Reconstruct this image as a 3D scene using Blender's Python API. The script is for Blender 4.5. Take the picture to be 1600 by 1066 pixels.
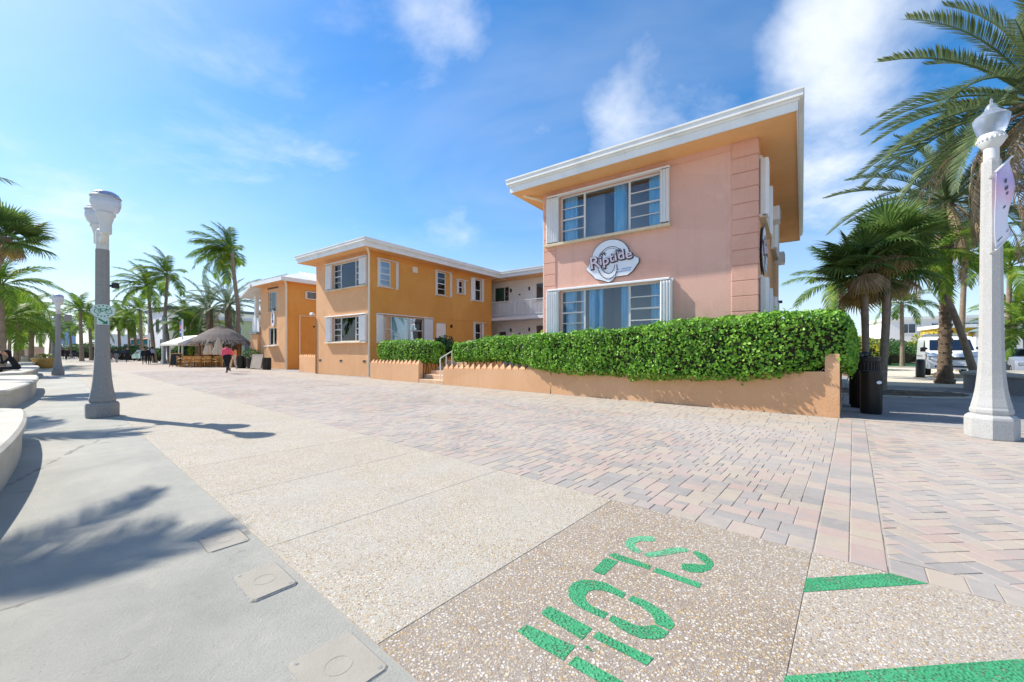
import bpy, bmesh, math, random
import numpy as np
from mathutils import Vector, Matrix, Euler
R = math.radians
for o in list(bpy.data.objects): bpy.data.objects.remove(o)
SC = bpy.context.scene
COL = SC.collection
random.seed(7); NPR = np.random.RandomState(7)

# ------------------------------------------------------------------ camera, sky, sun, exposure
F, CX, HY, CAMZ = 622.0, 800.0, 549.0, 1.30          # focal length, centre and horizon in photo pixels; camera height
cam = bpy.data.cameras.new('camera'); camo = bpy.data.objects.new('camera', cam); COL.objects.link(camo)
camo.location = (0, 0, CAMZ); camo.rotation_euler = (R(90), 0, 0)
cam.sensor_width = 36; cam.lens = 36 * F / 1600; cam.shift_y = (HY - 533) / 1600
cam.clip_start = .05; cam.clip_end = 9000
SC.camera = camo
SUN_AZ = math.atan2(-.937, .350); SUN_EL = R(46)      # azimuth from +Y towards +X
sdir = Vector((math.sin(SUN_AZ) * math.cos(SUN_EL), math.cos(SUN_AZ) * math.cos(SUN_EL), math.sin(SUN_EL)))
sl = bpy.data.lights.new('sun', 'SUN'); sl.energy = 5.0; sl.angle = R(.53); sl.color = (1, .955, .88)
so = bpy.data.objects.new('sun', sl); COL.objects.link(so); so.rotation_euler = sdir.to_track_quat('Z', 'Y').to_euler(); so.location = (-20, 10, 30)
W = bpy.data.worlds.new('World'); SC.world = W; W.use_nodes = True
wt = W.node_tree; wt.nodes.clear()
def wn(t, **k):
    n = wt.nodes.new(t)
    for a, b in k.items(): setattr(n, a, b)
    return n
out = wn('ShaderNodeOutputWorld'); bg = wn('ShaderNodeBackground'); bg.inputs[1].default_value = .13
sky = wn('ShaderNodeTexSky', sky_type='NISHITA', sun_disc=False, sun_elevation=SUN_EL, sun_rotation=SUN_AZ, altitude=0, air_density=1.0, dust_density=.6, ozone_density=3.0)
hsv = wn('ShaderNodeHueSaturation'); hsv.inputs['Hue'].default_value = .499; hsv.inputs['Saturation'].default_value = 1.42; hsv.inputs['Value'].default_value = 1.12
gam = wn('ShaderNodeGamma'); gam.inputs[1].default_value = 1.0
tc = wn('ShaderNodeTexCoord'); sep = wn('ShaderNodeSeparateXYZ'); wt.links.new(tc.outputs['Generated'], sep.inputs[0])
def wm(op, a, b=None, clamp=False):
    n = wn('ShaderNodeMath', operation=op, use_clamp=clamp)
    for i, x in enumerate((a, b)):
        if x is None: continue
        if isinstance(x, (int, float)): n.inputs[i].default_value = x
        else: wt.links.new(x, n.inputs[i])
    return n.outputs[0]
zz = wm('ADD', wm('MAXIMUM', sep.outputs[2], 0.0), .22)
px, py = wm('DIVIDE', sep.outputs[0], zz), wm('DIVIDE', sep.outputs[1], zz)
cmb = wn('ShaderNodeCombineXYZ'); wt.links.new(px, cmb.inputs[0]); wt.links.new(py, cmb.inputs[1])
def wnoise(scale, detail, rough, loc, scl=(1, 1, 1), dist=0.0, rot=0):
    mp = wn('ShaderNodeMapping'); mp.inputs['Location'].default_value = loc; mp.inputs['Scale'].default_value = scl; mp.inputs['Rotation'].default_value = (0, 0, rot)
    wt.links.new(cmb.outputs[0], mp.inputs[0])
    n = wn('ShaderNodeTexNoise'); n.inputs['Scale'].default_value = scale; n.inputs['Detail'].default_value = detail; n.inputs['Roughness'].default_value = rough; n.inputs['Distortion'].default_value = dist
    wt.links.new(mp.outputs[0], n.inputs['Vector']); return n.outputs[0]
def wramp(v, a, b, top):
    n = wn('ShaderNodeMapRange', interpolation_type='SMOOTHSTEP'); n.inputs[1].default_value = a; n.inputs[2].default_value = b; n.inputs[3].default_value = 0; n.inputs[4].default_value = top
    wt.links.new(v, n.inputs[0]); return n.outputs[0]
CLOUD_LOC = (2.35, 3.1, 0)
big = wnoise(1.25, 9, .60, CLOUD_LOC, (1, 1, 1), .25)
wisp = wnoise(.55, 6, .55, (5.2, 1.3, 0), (.55, 1.5, 1), .5, R(35))
# cumulus groups: (photo pixel or compass direction, radius in degrees, weight)
def pdir(u, v): return Vector(((u - CX) / F, 1, (HY - v) / F)).normalized()
def cdir(az, el): return Vector((math.sin(R(az)) * math.cos(R(el)), math.cos(R(az)) * math.cos(R(el)), math.sin(R(el))))
CLOUDS = [(pdir(1400, 20), 10, .18), (pdir(1310, 70), 7, .12), (pdir(1330, 215), 6, .07), (pdir(1050, 165), 9, .13), (pdir(980, 190), 6, .07), (pdir(900, 220), 8, .17), (pdir(740, 150), 9, .08), (pdir(680, 12), 4.5, .07), (pdir(754, 66), 3.0, .07), (pdir(330, 265), 16, .07), (pdir(1270, 300), 6, .09),
          (cdir(75, 40), 14, .30), (cdir(110, 25), 12, .26), (cdir(150, 45), 13, .26), (cdir(190, 28), 12, .28), (cdir(230, 50), 14, .24), (cdir(265, 22), 10, .22), (cdir(130, 65), 12, .2), (cdir(300, 60), 10, .15)]
acc = big
for d_, r_, w_ in CLOUDS:
    dn = wn('ShaderNodeVectorMath', operation='DOT_PRODUCT'); wt.links.new(tc.outputs['Generated'], dn.inputs[0]); dn.inputs[1].default_value = d_
    acc = wm('ADD', acc, wramp(dn.outputs['Value'], math.cos(R(r_ * 1.25)), math.cos(R(r_ * .15)), w_))
m1 = wramp(acc, .52, .90, .92); m2 = wramp(wisp, .46, .80, .30)
msk = wm('MAXIMUM', m1, m2, True)
hz = wramp(wm('SUBTRACT', 1.0, sep.outputs[2]), .55, 1.02, .62)             # thin high cloud thickens the air towards the horizon all round
mix = wn('ShaderNodeMix', data_type='RGBA'); mix.inputs[7].default_value = (6.0, 6.3, 6.7, 1)
wt.links.new(msk, mix.inputs[0]); wt.links.new(sky.outputs[0], hsv.inputs['Color']); wt.links.new(hsv.outputs[0], gam.inputs[0]); hm = wn('ShaderNodeMix', data_type='RGBA'); hm.inputs[7].default_value = (4.3, 5.0, 6.1, 1); wt.links.new(hz, hm.inputs[0]); wt.links.new(gam.outputs[0], hm.inputs[6]); wt.links.new(hm.outputs[2], mix.inputs[6])
wt.links.new(mix.outputs[2], bg.inputs[0]); wt.links.new(bg.outputs[0], out.inputs[0])
SC.view_settings.view_transform = 'Standard'; SC.view_settings.look = 'None'; SC.view_settings.gamma = 1; SC.view_settings.use_curve_mapping = False
SC.view_settings.exposure = 0.50
SC.cycles.use_denoising = True; SC.cycles.max_bounces = 8; SC.cycles.transparent_max_bounces = 16
SC.render.film_transparent = False

# ------------------------------------------------------------------ coordinates
DS = Vector((-.7590, .6511)); DN = Vector((.6511, .7590))     # along the boardwalk (away) and inland
def SN(s, n, z=0.0): p = DS * s + DN * n; return Vector((p.x, p.y, z))
def G(u, v, z=0.0):                                            # photo pixel of a point at height z -> world
    Y = F * (CAMZ - z) / (v - HY); return Vector(((u - CX) / F * Y, Y, z))
def UY(u, Y, z=0.0): return Vector(((u - CX) / F * Y, Y, z))
def toSN(p): return (p.x * DS.x + p.y * DS.y, p.x * DN.x + p.y * DN.y)
A_SN = math.atan2(DS.y, DS.x)                                  # a frame with local x along the boardwalk
BX = Vector((.8083, -.5888)); BY = Vector((.5888, .8083)); A_B = math.atan2(BX.y, BX.x)   # building frame

# ------------------------------------------------------------------ mesh helpers
class MB:
    def __init__(s, T=None): s.v = []; s.f = []; s.m = []; s.T = T
    def add(s, vs, fs, mi=0):
        b = len(s.v)
        if s.T is not None: vs = [s.T @ Vector(p) for p in vs]
        s.v += [tuple(p) for p in vs]; s.f += [[b + i for i in f] for f in fs]; s.m += [mi] * len(fs); return s
    def box(s, x0, x1, y0, y1, z0, z1, mi=0):
        return s.add([(x0, y0, z0), (x1, y0, z0), (x1, y1, z0), (x0, y1, z0), (x0, y0, z1), (x1, y0, z1), (x1, y1, z1), (x0, y1, z1)],
                     [(0, 3, 2, 1), (4, 5, 6, 7), (0, 1, 5, 4), (1, 2, 6, 5), (2, 3, 7, 6), (3, 0, 4, 7)], mi)
    def cbox(s, x0, x1, y0, y1, z0, z1, c=.01, mi=0):          # chamfered on all vertical edges and on top
        def ring(z, i): return [(x0 + i + c, y0 + i, z), (x1 - i - c, y0 + i, z), (x1 - i, y0 + i + c, z), (x1 - i, y1 - i - c, z), (x1 - i - c, y1 - i, z), (x0 + i + c, y1 - i, z), (x0 + i, y1 - i - c, z), (x0 + i, y0 + i + c, z)]
        vs = ring(z0, 0) + ring(z1 - c, 0) + ring(z1, c)
        fs = [list(range(7, -1, -1)), list(range(16, 24))]
        for k in (0, 8):
            for i in range(8): j = (i + 1) % 8; fs.append((k + i, k + j, k + 8 + j, k + 8 + i))
        return s.add(vs, fs, mi)
    def bar(s, p, q, w, h=None, mi=0):                         # square bar between two points
        p, q = Vector(p), Vector(q); h = h or w; d = (q - p)
        if d.length < 1e-6: return s
        d.normalize(); a = d.cross(Vector((0, 0, 1)))
        if a.length < .01: a = Vector((1, 0, 0))
        a.normalize(); b = a.cross(d).normalized(); a = a * w / 2; b = b * h / 2
        vs = [p - a - b, p + a - b, p + a + b, p - a + b, q - a - b, q + a - b, q + a + b, q - a + b]
        return s.add(vs, [(0, 1, 2, 3), (7, 6, 5, 4), (0, 4, 5, 1), (1, 5, 6, 2), (2, 6, 7, 3), (3, 7, 4, 0)], mi)
    def tube(s, pts, rad, n=8, cap=True, mi=0, ph=0.0):
        pts = [Vector(p) for p in pts]; k = len(pts)
        if not hasattr(rad, '__len__'): rad = [rad] * k
        vs = []; ref = None
        for i, p in enumerate(pts):
            d = (pts[min(i + 1, k - 1)] - pts[max(i - 1, 0)]).normalized()
            if ref is None: ref = Vector((1, 0, 0)) if abs(d.x) < .9 else Vector((0, 1, 0))
            a = (ref - d * ref.dot(d)).normalized(); b = d.cross(a); ref = a
            for j in range(n):
                t = 2 * math.pi * j / n + ph; vs.append(p + (a * math.cos(t) + b * math.sin(t)) * rad[i])
        fs = [(i * n + j, i * n + (j + 1) % n, (i + 1) * n + (j + 1) % n, (i + 1) * n + j) for i in range(k - 1) for j in range(n)]
        if cap: fs += [list(range(n - 1, -1, -1)), list(range((k - 1) * n, k * n))]
        return s.add(vs, fs, mi)
    def lathe(s, prof, n=24, c=(0, 0, 0), ph=0.0, mi=0, cap=True, sx=1, sy=1):
        vs = [(c[0] + r * math.cos(2 * math.pi * j / n + ph) * sx, c[1] + r * math.sin(2 * math.pi * j / n + ph) * sy, c[2] + z) for r, z in prof for j in range(n)]
        k = len(prof); fs = [(i * n + j, i * n + (j + 1) % n, (i + 1) * n + (j + 1) % n, (i + 1) * n + j) for i in range(k - 1) for j in range(n)]
        if cap: fs += [list(range(n - 1, -1, -1)), list(range((k - 1) * n, k * n))]
        return s.add(vs, fs, mi)
    def prism(s, poly, z0, z1, mi=0):
        n = len(poly); ar = sum(poly[i][0] * poly[(i + 1) % n][1] - poly[(i + 1) % n][0] * poly[i][1] for i in range(n))
        if ar < 0: poly = poly[::-1]
        vs = [(p[0], p[1], z0) for p in poly] + [(p[0], p[1], z1) for p in poly]
        fs = [list(range(n - 1, -1, -1)), list(range(n, 2 * n))] + [(i, (i + 1) % n, n + (i + 1) % n, n + i) for i in range(n)]
        return s.add(vs, fs, mi)
    def sphere(s, c, r, n=12, m=8, mi=0, sc=(1, 1, 1)):
        prof = [(r * math.sin(math.pi * i / m) + 1e-4, -r * math.cos(math.pi * i / m) * sc[2]) for i in range(m + 1)]
        return s.lathe(prof, n, c, mi=mi, sx=sc[0], sy=sc[1])
    def mesh(s, name, mats, smooth=False):
        me = bpy.data.meshes.new(name); me.from_pydata(s.v, [], s.f)
        for m in (mats if isinstance(mats, (list, tuple)) else [mats]): me.materials.append(m)
        if len(me.materials) > 1: me.polygons.foreach_set('material_index', s.m)
        if smooth:
            me.polygons.foreach_set('use_smooth', [True] * len(me.polygons))
            try: me.set_sharp_from_angle(angle=R(38))
            except Exception: pass
        me.update(); return me
    def build(s, name, mats, parent=None, smooth=False, loc=(0, 0, 0), rot=(0, 0, 0)):
        return obj(name, s.mesh(name, mats, smooth), parent, loc, rot)
def obj(name, me, parent=None, loc=(0, 0, 0), rot=(0, 0, 0)):
    o = bpy.data.objects.new(name, me); COL.objects.link(o); o.parent = parent; o.location = loc; o.rotation_euler = rot; return o
def tag(o, label=None, cat=None, group=None, kind=None):
    if label: o['label'] = label
    if cat: o['category'] = cat
    if group: o['group'] = group
    if kind: o['kind'] = kind
    return o
def thing(name, label, cat, loc=(0, 0, 0), rz=0, group=None):
    o = bpy.data.objects.new(name, None); COL.objects.link(o); o.location = loc; o.rotation_euler = (0, 0, rz); o.empty_display_size = .2
    return tag(o, label, cat, group)
def copy_tree(o, parent=None):
    c = o.copy(); COL.objects.link(c); c.parent = parent
    for ch in list(o.children): copy_tree(ch, c)
    return c
def struct(o): o['kind'] = 'structure'; return o
def np_mesh(name, V, Fc, mat, smooth=False):                  # V (N,3), Fc (M,k)
    V = np.asarray(V, np.float32); Fc = np.asarray(Fc, np.int32); me = bpy.data.meshes.new(name)
    me.vertices.add(len(V)); me.vertices.foreach_set('co', V.ravel())
    k = Fc.shape[1]; me.loops.add(Fc.size); me.loops.foreach_set('vertex_index', Fc.ravel())
    me.polygons.add(len(Fc)); me.polygons.foreach_set('loop_start', np.arange(len(Fc), dtype=np.int32) * k)
    if smooth: me.polygons.foreach_set('use_smooth', [True] * len(Fc))
    me.update(calc_edges=True); me.validate(); me.materials.append(mat); return me
def text_mesh(body, size, extrude=.004, offset=0.0, mat=None, align='CENTER', shear=0.0, space=1.0):
    cu = bpy.data.curves.new('lettering', 'FONT'); cu.body = body; cu.size = size; cu.extrude = extrude; cu.offset = offset; cu.align_x = align; cu.align_y = 'CENTER'; cu.shear = shear; cu.space_character = space; cu.resolution_u = 3
    o = bpy.data.objects.new('tmp', cu); COL.objects.link(o); dg = bpy.context.evaluated_depsgraph_get(); dg.update()
    me = bpy.data.meshes.new_from_object(o.evaluated_get(dg)); bpy.data.objects.remove(o); bpy.data.curves.remove(cu)
    me.materials.clear(); me.materials.append(mat); return me

# ------------------------------------------------------------------ materials
def lin(c):
    return tuple(((x / 255) / 12.92 if x / 255 <= .04045 else ((x / 255 + .055) / 1.055) ** 2.4) for x in c) + (1,)
class NT:
    def __init__(s, name):
        s.m = bpy.data.materials.new(name); s.m.use_nodes = True; s.t = s.m.node_tree; s.b = s.t.nodes['Principled BSDF']; s.o = s.t.nodes['Material Output']
    def n(s, ty, **k):
        n = s.t.nodes.new(ty)
        for a, b in k.items(): setattr(n, a, b)
        return n
    def l(s, a, b): s.t.links.new(a, b)
    def setin(s, sock, x):
        if hasattr(x, 'is_linked') or isinstance(x, bpy.types.NodeSocket): s.l(x, sock)
        else: sock.default_value = x
    def coord(s, kind='Object', scl=(1, 1, 1), rot=(0, 0, 0)):
        if kind == 'World': c = s.n('ShaderNodeNewGeometry').outputs['Position']
        else: c = s.n('ShaderNodeTexCoord').outputs[kind]
        mp = s.n('ShaderNodeMapping'); mp.inputs['Scale'].default_value = scl; mp.inputs['Rotation'].default_value = rot; s.l(c, mp.inputs[0]); return mp.outputs[0]
    def noise(s, v, scale, detail=4, rough=.55, dist=0.0):
        n = s.n('ShaderNodeTexNoise'); n.inputs['Scale'].default_value = scale; n.inputs['Detail'].default_value = detail; n.inputs['Roughness'].default_value = rough; n.inputs['Distortion'].default_value = dist
        s.l(v, n.inputs['Vector']); return n.outputs[0]
    def vor(s, v, scale, feat='F1', rnd=1.0):
        n = s.n('ShaderNodeTexVoronoi', feature=feat); n.inputs['Scale'].default_value = scale; n.inputs['Randomness'].default_value = rnd; s.l(v, n.inputs['Vector']); return n
    def ramp(s, v, stops, interp='LINEAR'):
        n = s.n('ShaderNodeValToRGB'); e = n.color_ramp; e.interpolation = interp
        while len(e.elements) < len(stops): e.elements.new(.5)
        for i, (p, c) in enumerate(stops): e.elements[i].position = p; e.elements[i].color = c if len(c) == 4 else lin(c)
        s.l(v, n.inputs[0]); return n.outputs[0]
    def rng(s, v, a, b, c=0.0, d=1.0):
        n = s.n('ShaderNodeMapRange'); n.inputs[1].default_value = a; n.inputs[2].default_value = b; n.inputs[3].default_value = c; n.inputs[4].default_value = d; s.l(v, n.inputs[0]); return n.outputs[0]
    def math(s, op, a, b=0.0):
        n = s.n('ShaderNodeMath', operation=op); s.setin(n.inputs[0], a); s.setin(n.inputs[1], b); return n.outputs[0]
    def mix(s, f, a, b, mode='MIX'):
        n = s.n('ShaderNodeMix', data_type='RGBA', blend_type=mode); s.setin(n.inputs[0], f); s.setin(n.inputs[6], a); s.setin(n.inputs[7], b); return n.outputs[2]
    def bump(s, h, st=.3, d=.02):
        n = s.n('ShaderNodeBump'); n.inputs['Strength'].default_value = st; n.inputs['Distance'].default_value = d; s.l(h, n.inputs['Height']); s.l(n.outputs[0], s.b.inputs['Normal']); return n
    def base(s, c): s.setin(s.b.inputs['Base Color'], c)
def M(name, c, rough=.8, var=.12, scale=2.0, bump=0.0, bscale=80, metal=0.0, spec=.4, dirt=None, dirt_scale=.7, dirt_amt=.5, coords='Object', coat=0.0):
    t = NT(name); t.b.inputs['Roughness'].default_value = rough; t.b.inputs['Metallic'].default_value = metal; t.b.inputs['Specular IOR Level'].default_value = spec
    if coat: t.b.inputs['Coat Weight'].default_value = coat
    v = t.coord(coords); c4 = lin(c); col = c4
    if var:
        nz = t.noise(v, scale, 5, .6); d = tuple(x * (1 - var) for x in c4[:3]) + (1,); b = tuple(min(1, x * (1 + var)) for x in c4[:3]) + (1,)
        col = t.ramp(nz, [(.3, d), (.7, b)])
    if dirt:
        nz = t.noise(v, dirt_scale, 7, .65, .4); col = t.mix(t.rng(nz, .5, .75, 0, dirt_amt), col, lin(dirt))
    t.base(col)
    if bump: t.bump(t.noise(v, bscale, 4, .6), bump, .01)
    return t.m
m_white = M('white paint', (232, 232, 228), .5, .04, 3, .05, 30, dirt=(190, 186, 176), dirt_amt=.25)
m_fascia = M('white fascia paint', (226, 226, 222), .5, .04, 1.5, .04, 20, dirt=(168, 166, 160), dirt_scale=1.3, dirt_amt=.35)
def stucco(name, c, c2, dirt):
    t = NT(name); t.b.inputs['Roughness'].default_value = .9; t.b.inputs['Specular IOR Level'].default_value = .2
    v = t.coord('World'); n1 = t.noise(v, .55, 6, .6, .3); col = t.ramp(n1, [(.35, c), (.68, c2)])
    n2 = t.noise(t.coord('World', (4, 4, .35)), 1.1, 8, .7, .2); col = t.mix(t.rng(n2, .52, .82, 0, .42), col, lin(dirt))
    pa = t.vor(v, .55); sc_ = t.n('ShaderNodeSeparateColor'); t.l(pa.outputs['Color'], sc_.inputs[0]); col = t.mix(t.rng(sc_.outputs[0], .6, .62, 0, .16), col, lin(dirt))
    n3 = t.noise(v, 1.6, 8, .7, .8); col = t.mix(t.rng(n3, .56, .66, 0, .28), col, lin(tuple(min(255, x + 16) for x in c))); t.base(col)
    h = t.math('ADD', t.math('MULTIPLY', t.noise(v, 90, 5, .65), .6), t.math('MULTIPLY', t.noise(v, 22, 4, .6), .8)); t.bump(h, .5, .012); return t.m
m_peach = stucco('peach stucco', (221, 177, 159), (213, 167, 148), (188, 144, 126))
m_peach2 = stucco('apricot stucco', (224, 176, 132), (217, 166, 120), (190, 140, 100))
m_orange = stucco('orange stucco', (218, 160, 88), (211, 151, 77), (184, 128, 66))
m_soffit = stucco('orange soffit paint', (236, 184, 130), (230, 176, 120), (212, 156, 100))
m_wallwhite = stucco('white wall stucco', (238, 236, 234), (232, 230, 228), (206, 203, 200))
m_quoin = stucco('peach quoin stucco', (218, 170, 150), (211, 161, 140), (186, 138, 118))
m_metalwhite = M('white enamel', (226, 228, 228), .35, .03, 4, dirt=(176, 170, 160), dirt_amt=.3)
m_frame = M('aluminium window frame', (206, 206, 202), .4, .05, 5, metal=.0, dirt=(170, 165, 155), dirt_amt=.3)
m_dark = M('dark interior', (58, 60, 64), .9, .1)
m_room = M('room wall paint', (186, 196, 208), .9, .05)
m_black = M('black painted steel', (26, 27, 29), .35, .2, 6, .05, 60, dirt=(64, 62, 60), dirt_amt=.2)
def curtain_mat():
    t = NT('blue curtain'); v = t.coord('Object', (1, 1, .15)); t.base(t.ramp(t.noise(v, 9, 3), [(.3, (122, 196, 234)), (.7, (168, 222, 244))])); t.b.inputs['Roughness'].default_value = .9; return t.m
m_curtain = curtain_mat()
def glass_mat(name, tint, refl):
    t = NT(name); t.t.nodes.remove(t.b); tr = t.n('ShaderNodeBsdfTransparent'); tr.inputs[0].default_value = tint; gl = t.n('ShaderNodeBsdfGlossy'); gl.inputs['Roughness'].default_value = .015; gl.inputs[0].default_value = (.92, .95, 1, 1)
    fr = t.n('ShaderNodeFresnel'); fr.inputs[0].default_value = refl; mx = t.n('ShaderNodeMixShader'); t.l(fr.outputs[0], mx.inputs[0]); t.l(tr.outputs[0], mx.inputs[1]); t.l(gl.outputs[0], mx.inputs[2]); t.l(mx.outputs[0], t.o.inputs[0])
    v = t.coord('World'); b = t.n('ShaderNodeBump'); b.inputs['Strength'].default_value = .12; b.inputs['Distance'].default_value = .02; t.l(t.noise(v, .9, 2), b.inputs['Height']); t.l(b.outputs[0], gl.inputs['Normal']); return t.m
m_glass = glass_mat('window glass', (.93, .96, .98, 1), 1.55)
def aggregate(name, matrix, peb, dusty, bias):
    t = NT(name); t.b.inputs['Roughness'].default_value = .85; t.b.inputs['Specular IOR Level'].default_value = .25
    v = t.coord('World'); vo = t.vor(v, 74); vo2 = t.vor(v, 140)
    sep = t.n('ShaderNodeSeparateColor'); t.l(vo.outputs['Color'], sep.inputs[0]); sp2 = t.n('ShaderNodeSeparateColor'); t.l(vo2.outputs['Color'], sp2.inputs[0])
    k = len(peb); pc = t.ramp(sep.outputs[0], [(i / k, c) for i, c in enumerate(peb)], 'CONSTANT'); pc2 = t.ramp(sp2.outputs[0], [(i / k, c) for i, c in enumerate(peb)], 'CONSTANT')
    mask = t.math('MULTIPLY', t.rng(vo.outputs['Distance'], .36, .52, 1, 0), t.rng(sep.outputs[1], bias, bias + .02, 0, 1))
    mask2 = t.math('MULTIPLY', t.rng(vo2.outputs['Distance'], .30, .5, 1, 0), t.rng(sp2.outputs[1], .15, .17, 0, 1))
    mt = t.ramp(t.noise(v, 2.2, 6, .65), [(.3, matrix), (.72, tuple(min(255, x + 16) for x in matrix))])
    c = t.mix(mask2, mt, pc2); c = t.mix(mask, c, pc)
    d = t.rng(t.noise(v, .9, 6, .62, .5), .42, .7, .0, dusty); c = t.mix(d, c, lin((172, 167, 158)))
    oi = t.n('ShaderNodeObjectInfo'); c = t.mix(t.rng(oi.outputs['Random'], 0, 1, 0, .12), c, lin((152, 140, 124))); t.base(c)
    h = t.math('ADD', mask, t.math('MULTIPLY', mask2, .5)); t.bump(h, .55, .004); return t.m
PEB = [(204, 196, 182), (182, 162, 130), (150, 130, 104), (208, 201, 190), (178, 146, 92), (134, 118, 106), (192, 178, 150), (160, 150, 140)]
m_agg = aggregate('pale exposed aggregate', (164, 157, 143), PEB, .55, .2)
m_agg_dark = aggregate('worn brown exposed aggregate', (132, 119, 107), PEB, .30, .03)
m_agg_mid = aggregate('exposed aggregate with grey matrix', (152, 141, 129), PEB, .34, .06)
def concrete_walk():
    t = NT('sandy broom finished concrete'); t.b.inputs['Roughness'].default_value = .9; t.b.inputs['Specular IOR Level'].default_value = .2
    v = t.coord('World'); c = t.ramp(t.noise(v, .7, 7, .65, .4), [(.28, (154, 152, 143)), (.5, (172, 169, 158)), (.72, (189, 185, 173))])
    sand = t.rng(t.noise(v, 2.6, 8, .7, .6), .52, .72, 0, .55); c = t.mix(sand, c, lin((192, 184, 167)))
    st = t.rng(t.noise(t.coord('World', (1, 1, 1), (0, 0, .5)), 7, 6, .72, .9), .62, .74, 0, .35); c = t.mix(st, c, lin((118, 114, 105)))
    ck = t.vor(t.coord('World'), .42, 'DISTANCE_TO_EDGE'); wob = t.noise(v, 3, 4); cr = t.math('MULTIPLY', t.rng(t.math('ADD', ck.outputs['Distance'], t.math('MULTIPLY', t.math('SUBTRACT', wob, .5), .10)), .0, .006, .55, 0), t.rng(t.noise(v, .35, 2), .45, .55, 0, 1)); c = t.mix(cr, c, lin((110, 106, 98)))
    sp = t.vor(v, 38); dots = t.math('MULTIPLY', t.rng(sp.outputs['Distance'], .05, .1, 1, 0), t.rng(t.noise(v, 1.2, 3), .52, .6, 0, .8)); c = t.mix(dots, c, lin((72, 70, 64))); t.base(c)
    h = t.math('ADD', t.math('MULTIPLY', t.noise(v, 9, 8, .75, .25), .6), t.math('MULTIPLY', t.noise(v, 75, 6, .8), .75)); t.bump(h, .8, .02); return t.m
m_walk = concrete_walk()
def paver_mat(name, stops, island, dust):
    t = NT(name); t.b.inputs['Roughness'].default_value = .88; t.b.inputs['Specular IOR Level'].default_value = .22
    rnd = t.n('ShaderNodeNewGeometry').outputs['Random Per Island'] if island else t.n('ShaderNodeObjectInfo').outputs['Random']
    v = t.coord('World'); blot = t.noise(v, 11, 3, .6)
    x = t.math('ADD', rnd, t.math('MULTIPLY', t.math('SUBTRACT', blot, .5), .55)); c = t.ramp(x, stops)
    c = t.mix(t.rng(t.noise(v, 120, 4, .7), .4, .75, 0, .42), c, lin((170, 162, 153)))
    c = t.mix(t.rng(t.noise(v, .45, 6, .62, .5), .36, .66, .25, dust), c, lin((176, 168, 159)))
    gum = t.vor(v, 2.1); gs = t.n('ShaderNodeSeparateColor'); t.l(gum.outputs['Color'], gs.inputs[0]); c = t.mix(t.math('MULTIPLY', t.rng(gum.outputs['Distance'], .035, .05, .55, 0), t.rng(gs.outputs[0], .55, .56, 0, 1)), c, lin((92, 88, 84)))
    c = t.mix(t.rng(t.noise(v, .28, 7, .68, 1.2), .56, .74, 0, .30), c, lin((118, 110, 102))); t.base(c); t.bump(t.noise(v, 160, 4, .7), .4, .006); return t.m
PV = [(.02, (118, 114, 113)), (.20, (140, 134, 129)), (.36, (162, 133, 122)), (.52, (168, 142, 128)), (.66, (170, 154, 130)), (.82, (160, 145, 127)), (.98, (126, 121, 118))]
PVB = [(.05, (162, 152, 136)), (.4, (174, 160, 140)), (.7, (168, 146, 126)), (.95, (152, 146, 136))]
m_pav_s = paver_mat('tumbled pavers mixed', PV, True, .80); m_pav_o = paver_mat('tumbled paver', PV, False, .72)
m_pavb_s = paver_mat('cream pavers mixed', PVB, True, .5)
m_bed = M('sandy joint bed', (158, 150, 138), .95, .1, 3, .4, 60, coords='World')
m_sand = M('beach sand', (196, 186, 166), .95, .08, .6, .4, 9, coords='World')
m_asph = M('sun bleached asphalt', (118, 112, 110), .9, .15, 1.2, .4, 90, coords='World')
m_plaza = M('worn grey plaza paving', (150, 146, 142), .88, .14, 1.5, .35, 50, coords='World', dirt=(108, 102, 98), dirt_amt=.4)
m_soil = M('bare planting soil', (104, 92, 78), .95, .25, 4, .6, 30, coords='World')
m_sea = M('sea water', (40, 106, 128), .12, .15, .05, .5, .6, coords='World', spec=.6)
m_conc = M('cast concrete bench', (186, 180, 166), .88, .08, 1.5, .3, 70, dirt=(150, 144, 132), dirt_scale=1.6, dirt_amt=.4, coords='World')
def granite(name, a, b, c):
    t = NT(name); t.b.inputs['Roughness'].default_value = .75; v = t.coord('Object'); col = t.ramp(t.noise(v, 95, 6, .75), [(.32, a), (.5, b), (.66, c)])
    col = t.mix(t.rng(t.noise(v, 2.2, 5, .6), .5, .75, 0, .3), col, lin((150, 146, 138))); t.base(col); t.bump(t.noise(v, 120, 5, .7), .35, .005); return t.m
m_granite = granite('speckled cast stone', (132, 130, 126), (176, 175, 171), (200, 199, 195))
m_granite2 = granite('grey cast stone', (98, 97, 95), (140, 138, 135), (166, 164, 160))
# ------------------------------------------------------------------ the ground
def sheet(name, s0, s1, n0, n1, z0, z1, mat, parent=None):
    m = MB(); m.prism([SN(s, n).xy[:] for s, n in ((s0, n0), (s1, n0), (s1, n1), (s0, n1))], z0, z1); return m.build(name, mat, parent)
g = MB(); g.prism([(-4000, -4000), (4000, -4000), (4000, 6000), (-4000, 6000)], -.5, -.06); struct(g.build('beach', m_sand))
g = MB(); g.prism([SN(s, n).xy[:] for s, n in ((-3000, -5000), (6000, -5000), (6000, -55), (-3000, -55))], -.055, -.045); struct(g.build('sea', m_sea))
struct(sheet('concrete_walk', -12, 150, -6.5, .945, -.08, 0, m_walk))
AGN0, AGN1 = .953, 3.215
strip = struct(sheet('aggregate_strip', -9, 150, AGN0 - .006, AGN1, -.08, -.004, m_bed))
JO = [-6.6, -5.2, -3.8, -2.5, -1.15, .203, 1.603, 2.945, 4.29] + [4.29 + 1.35 * k for k in range(1, 60)]
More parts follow.
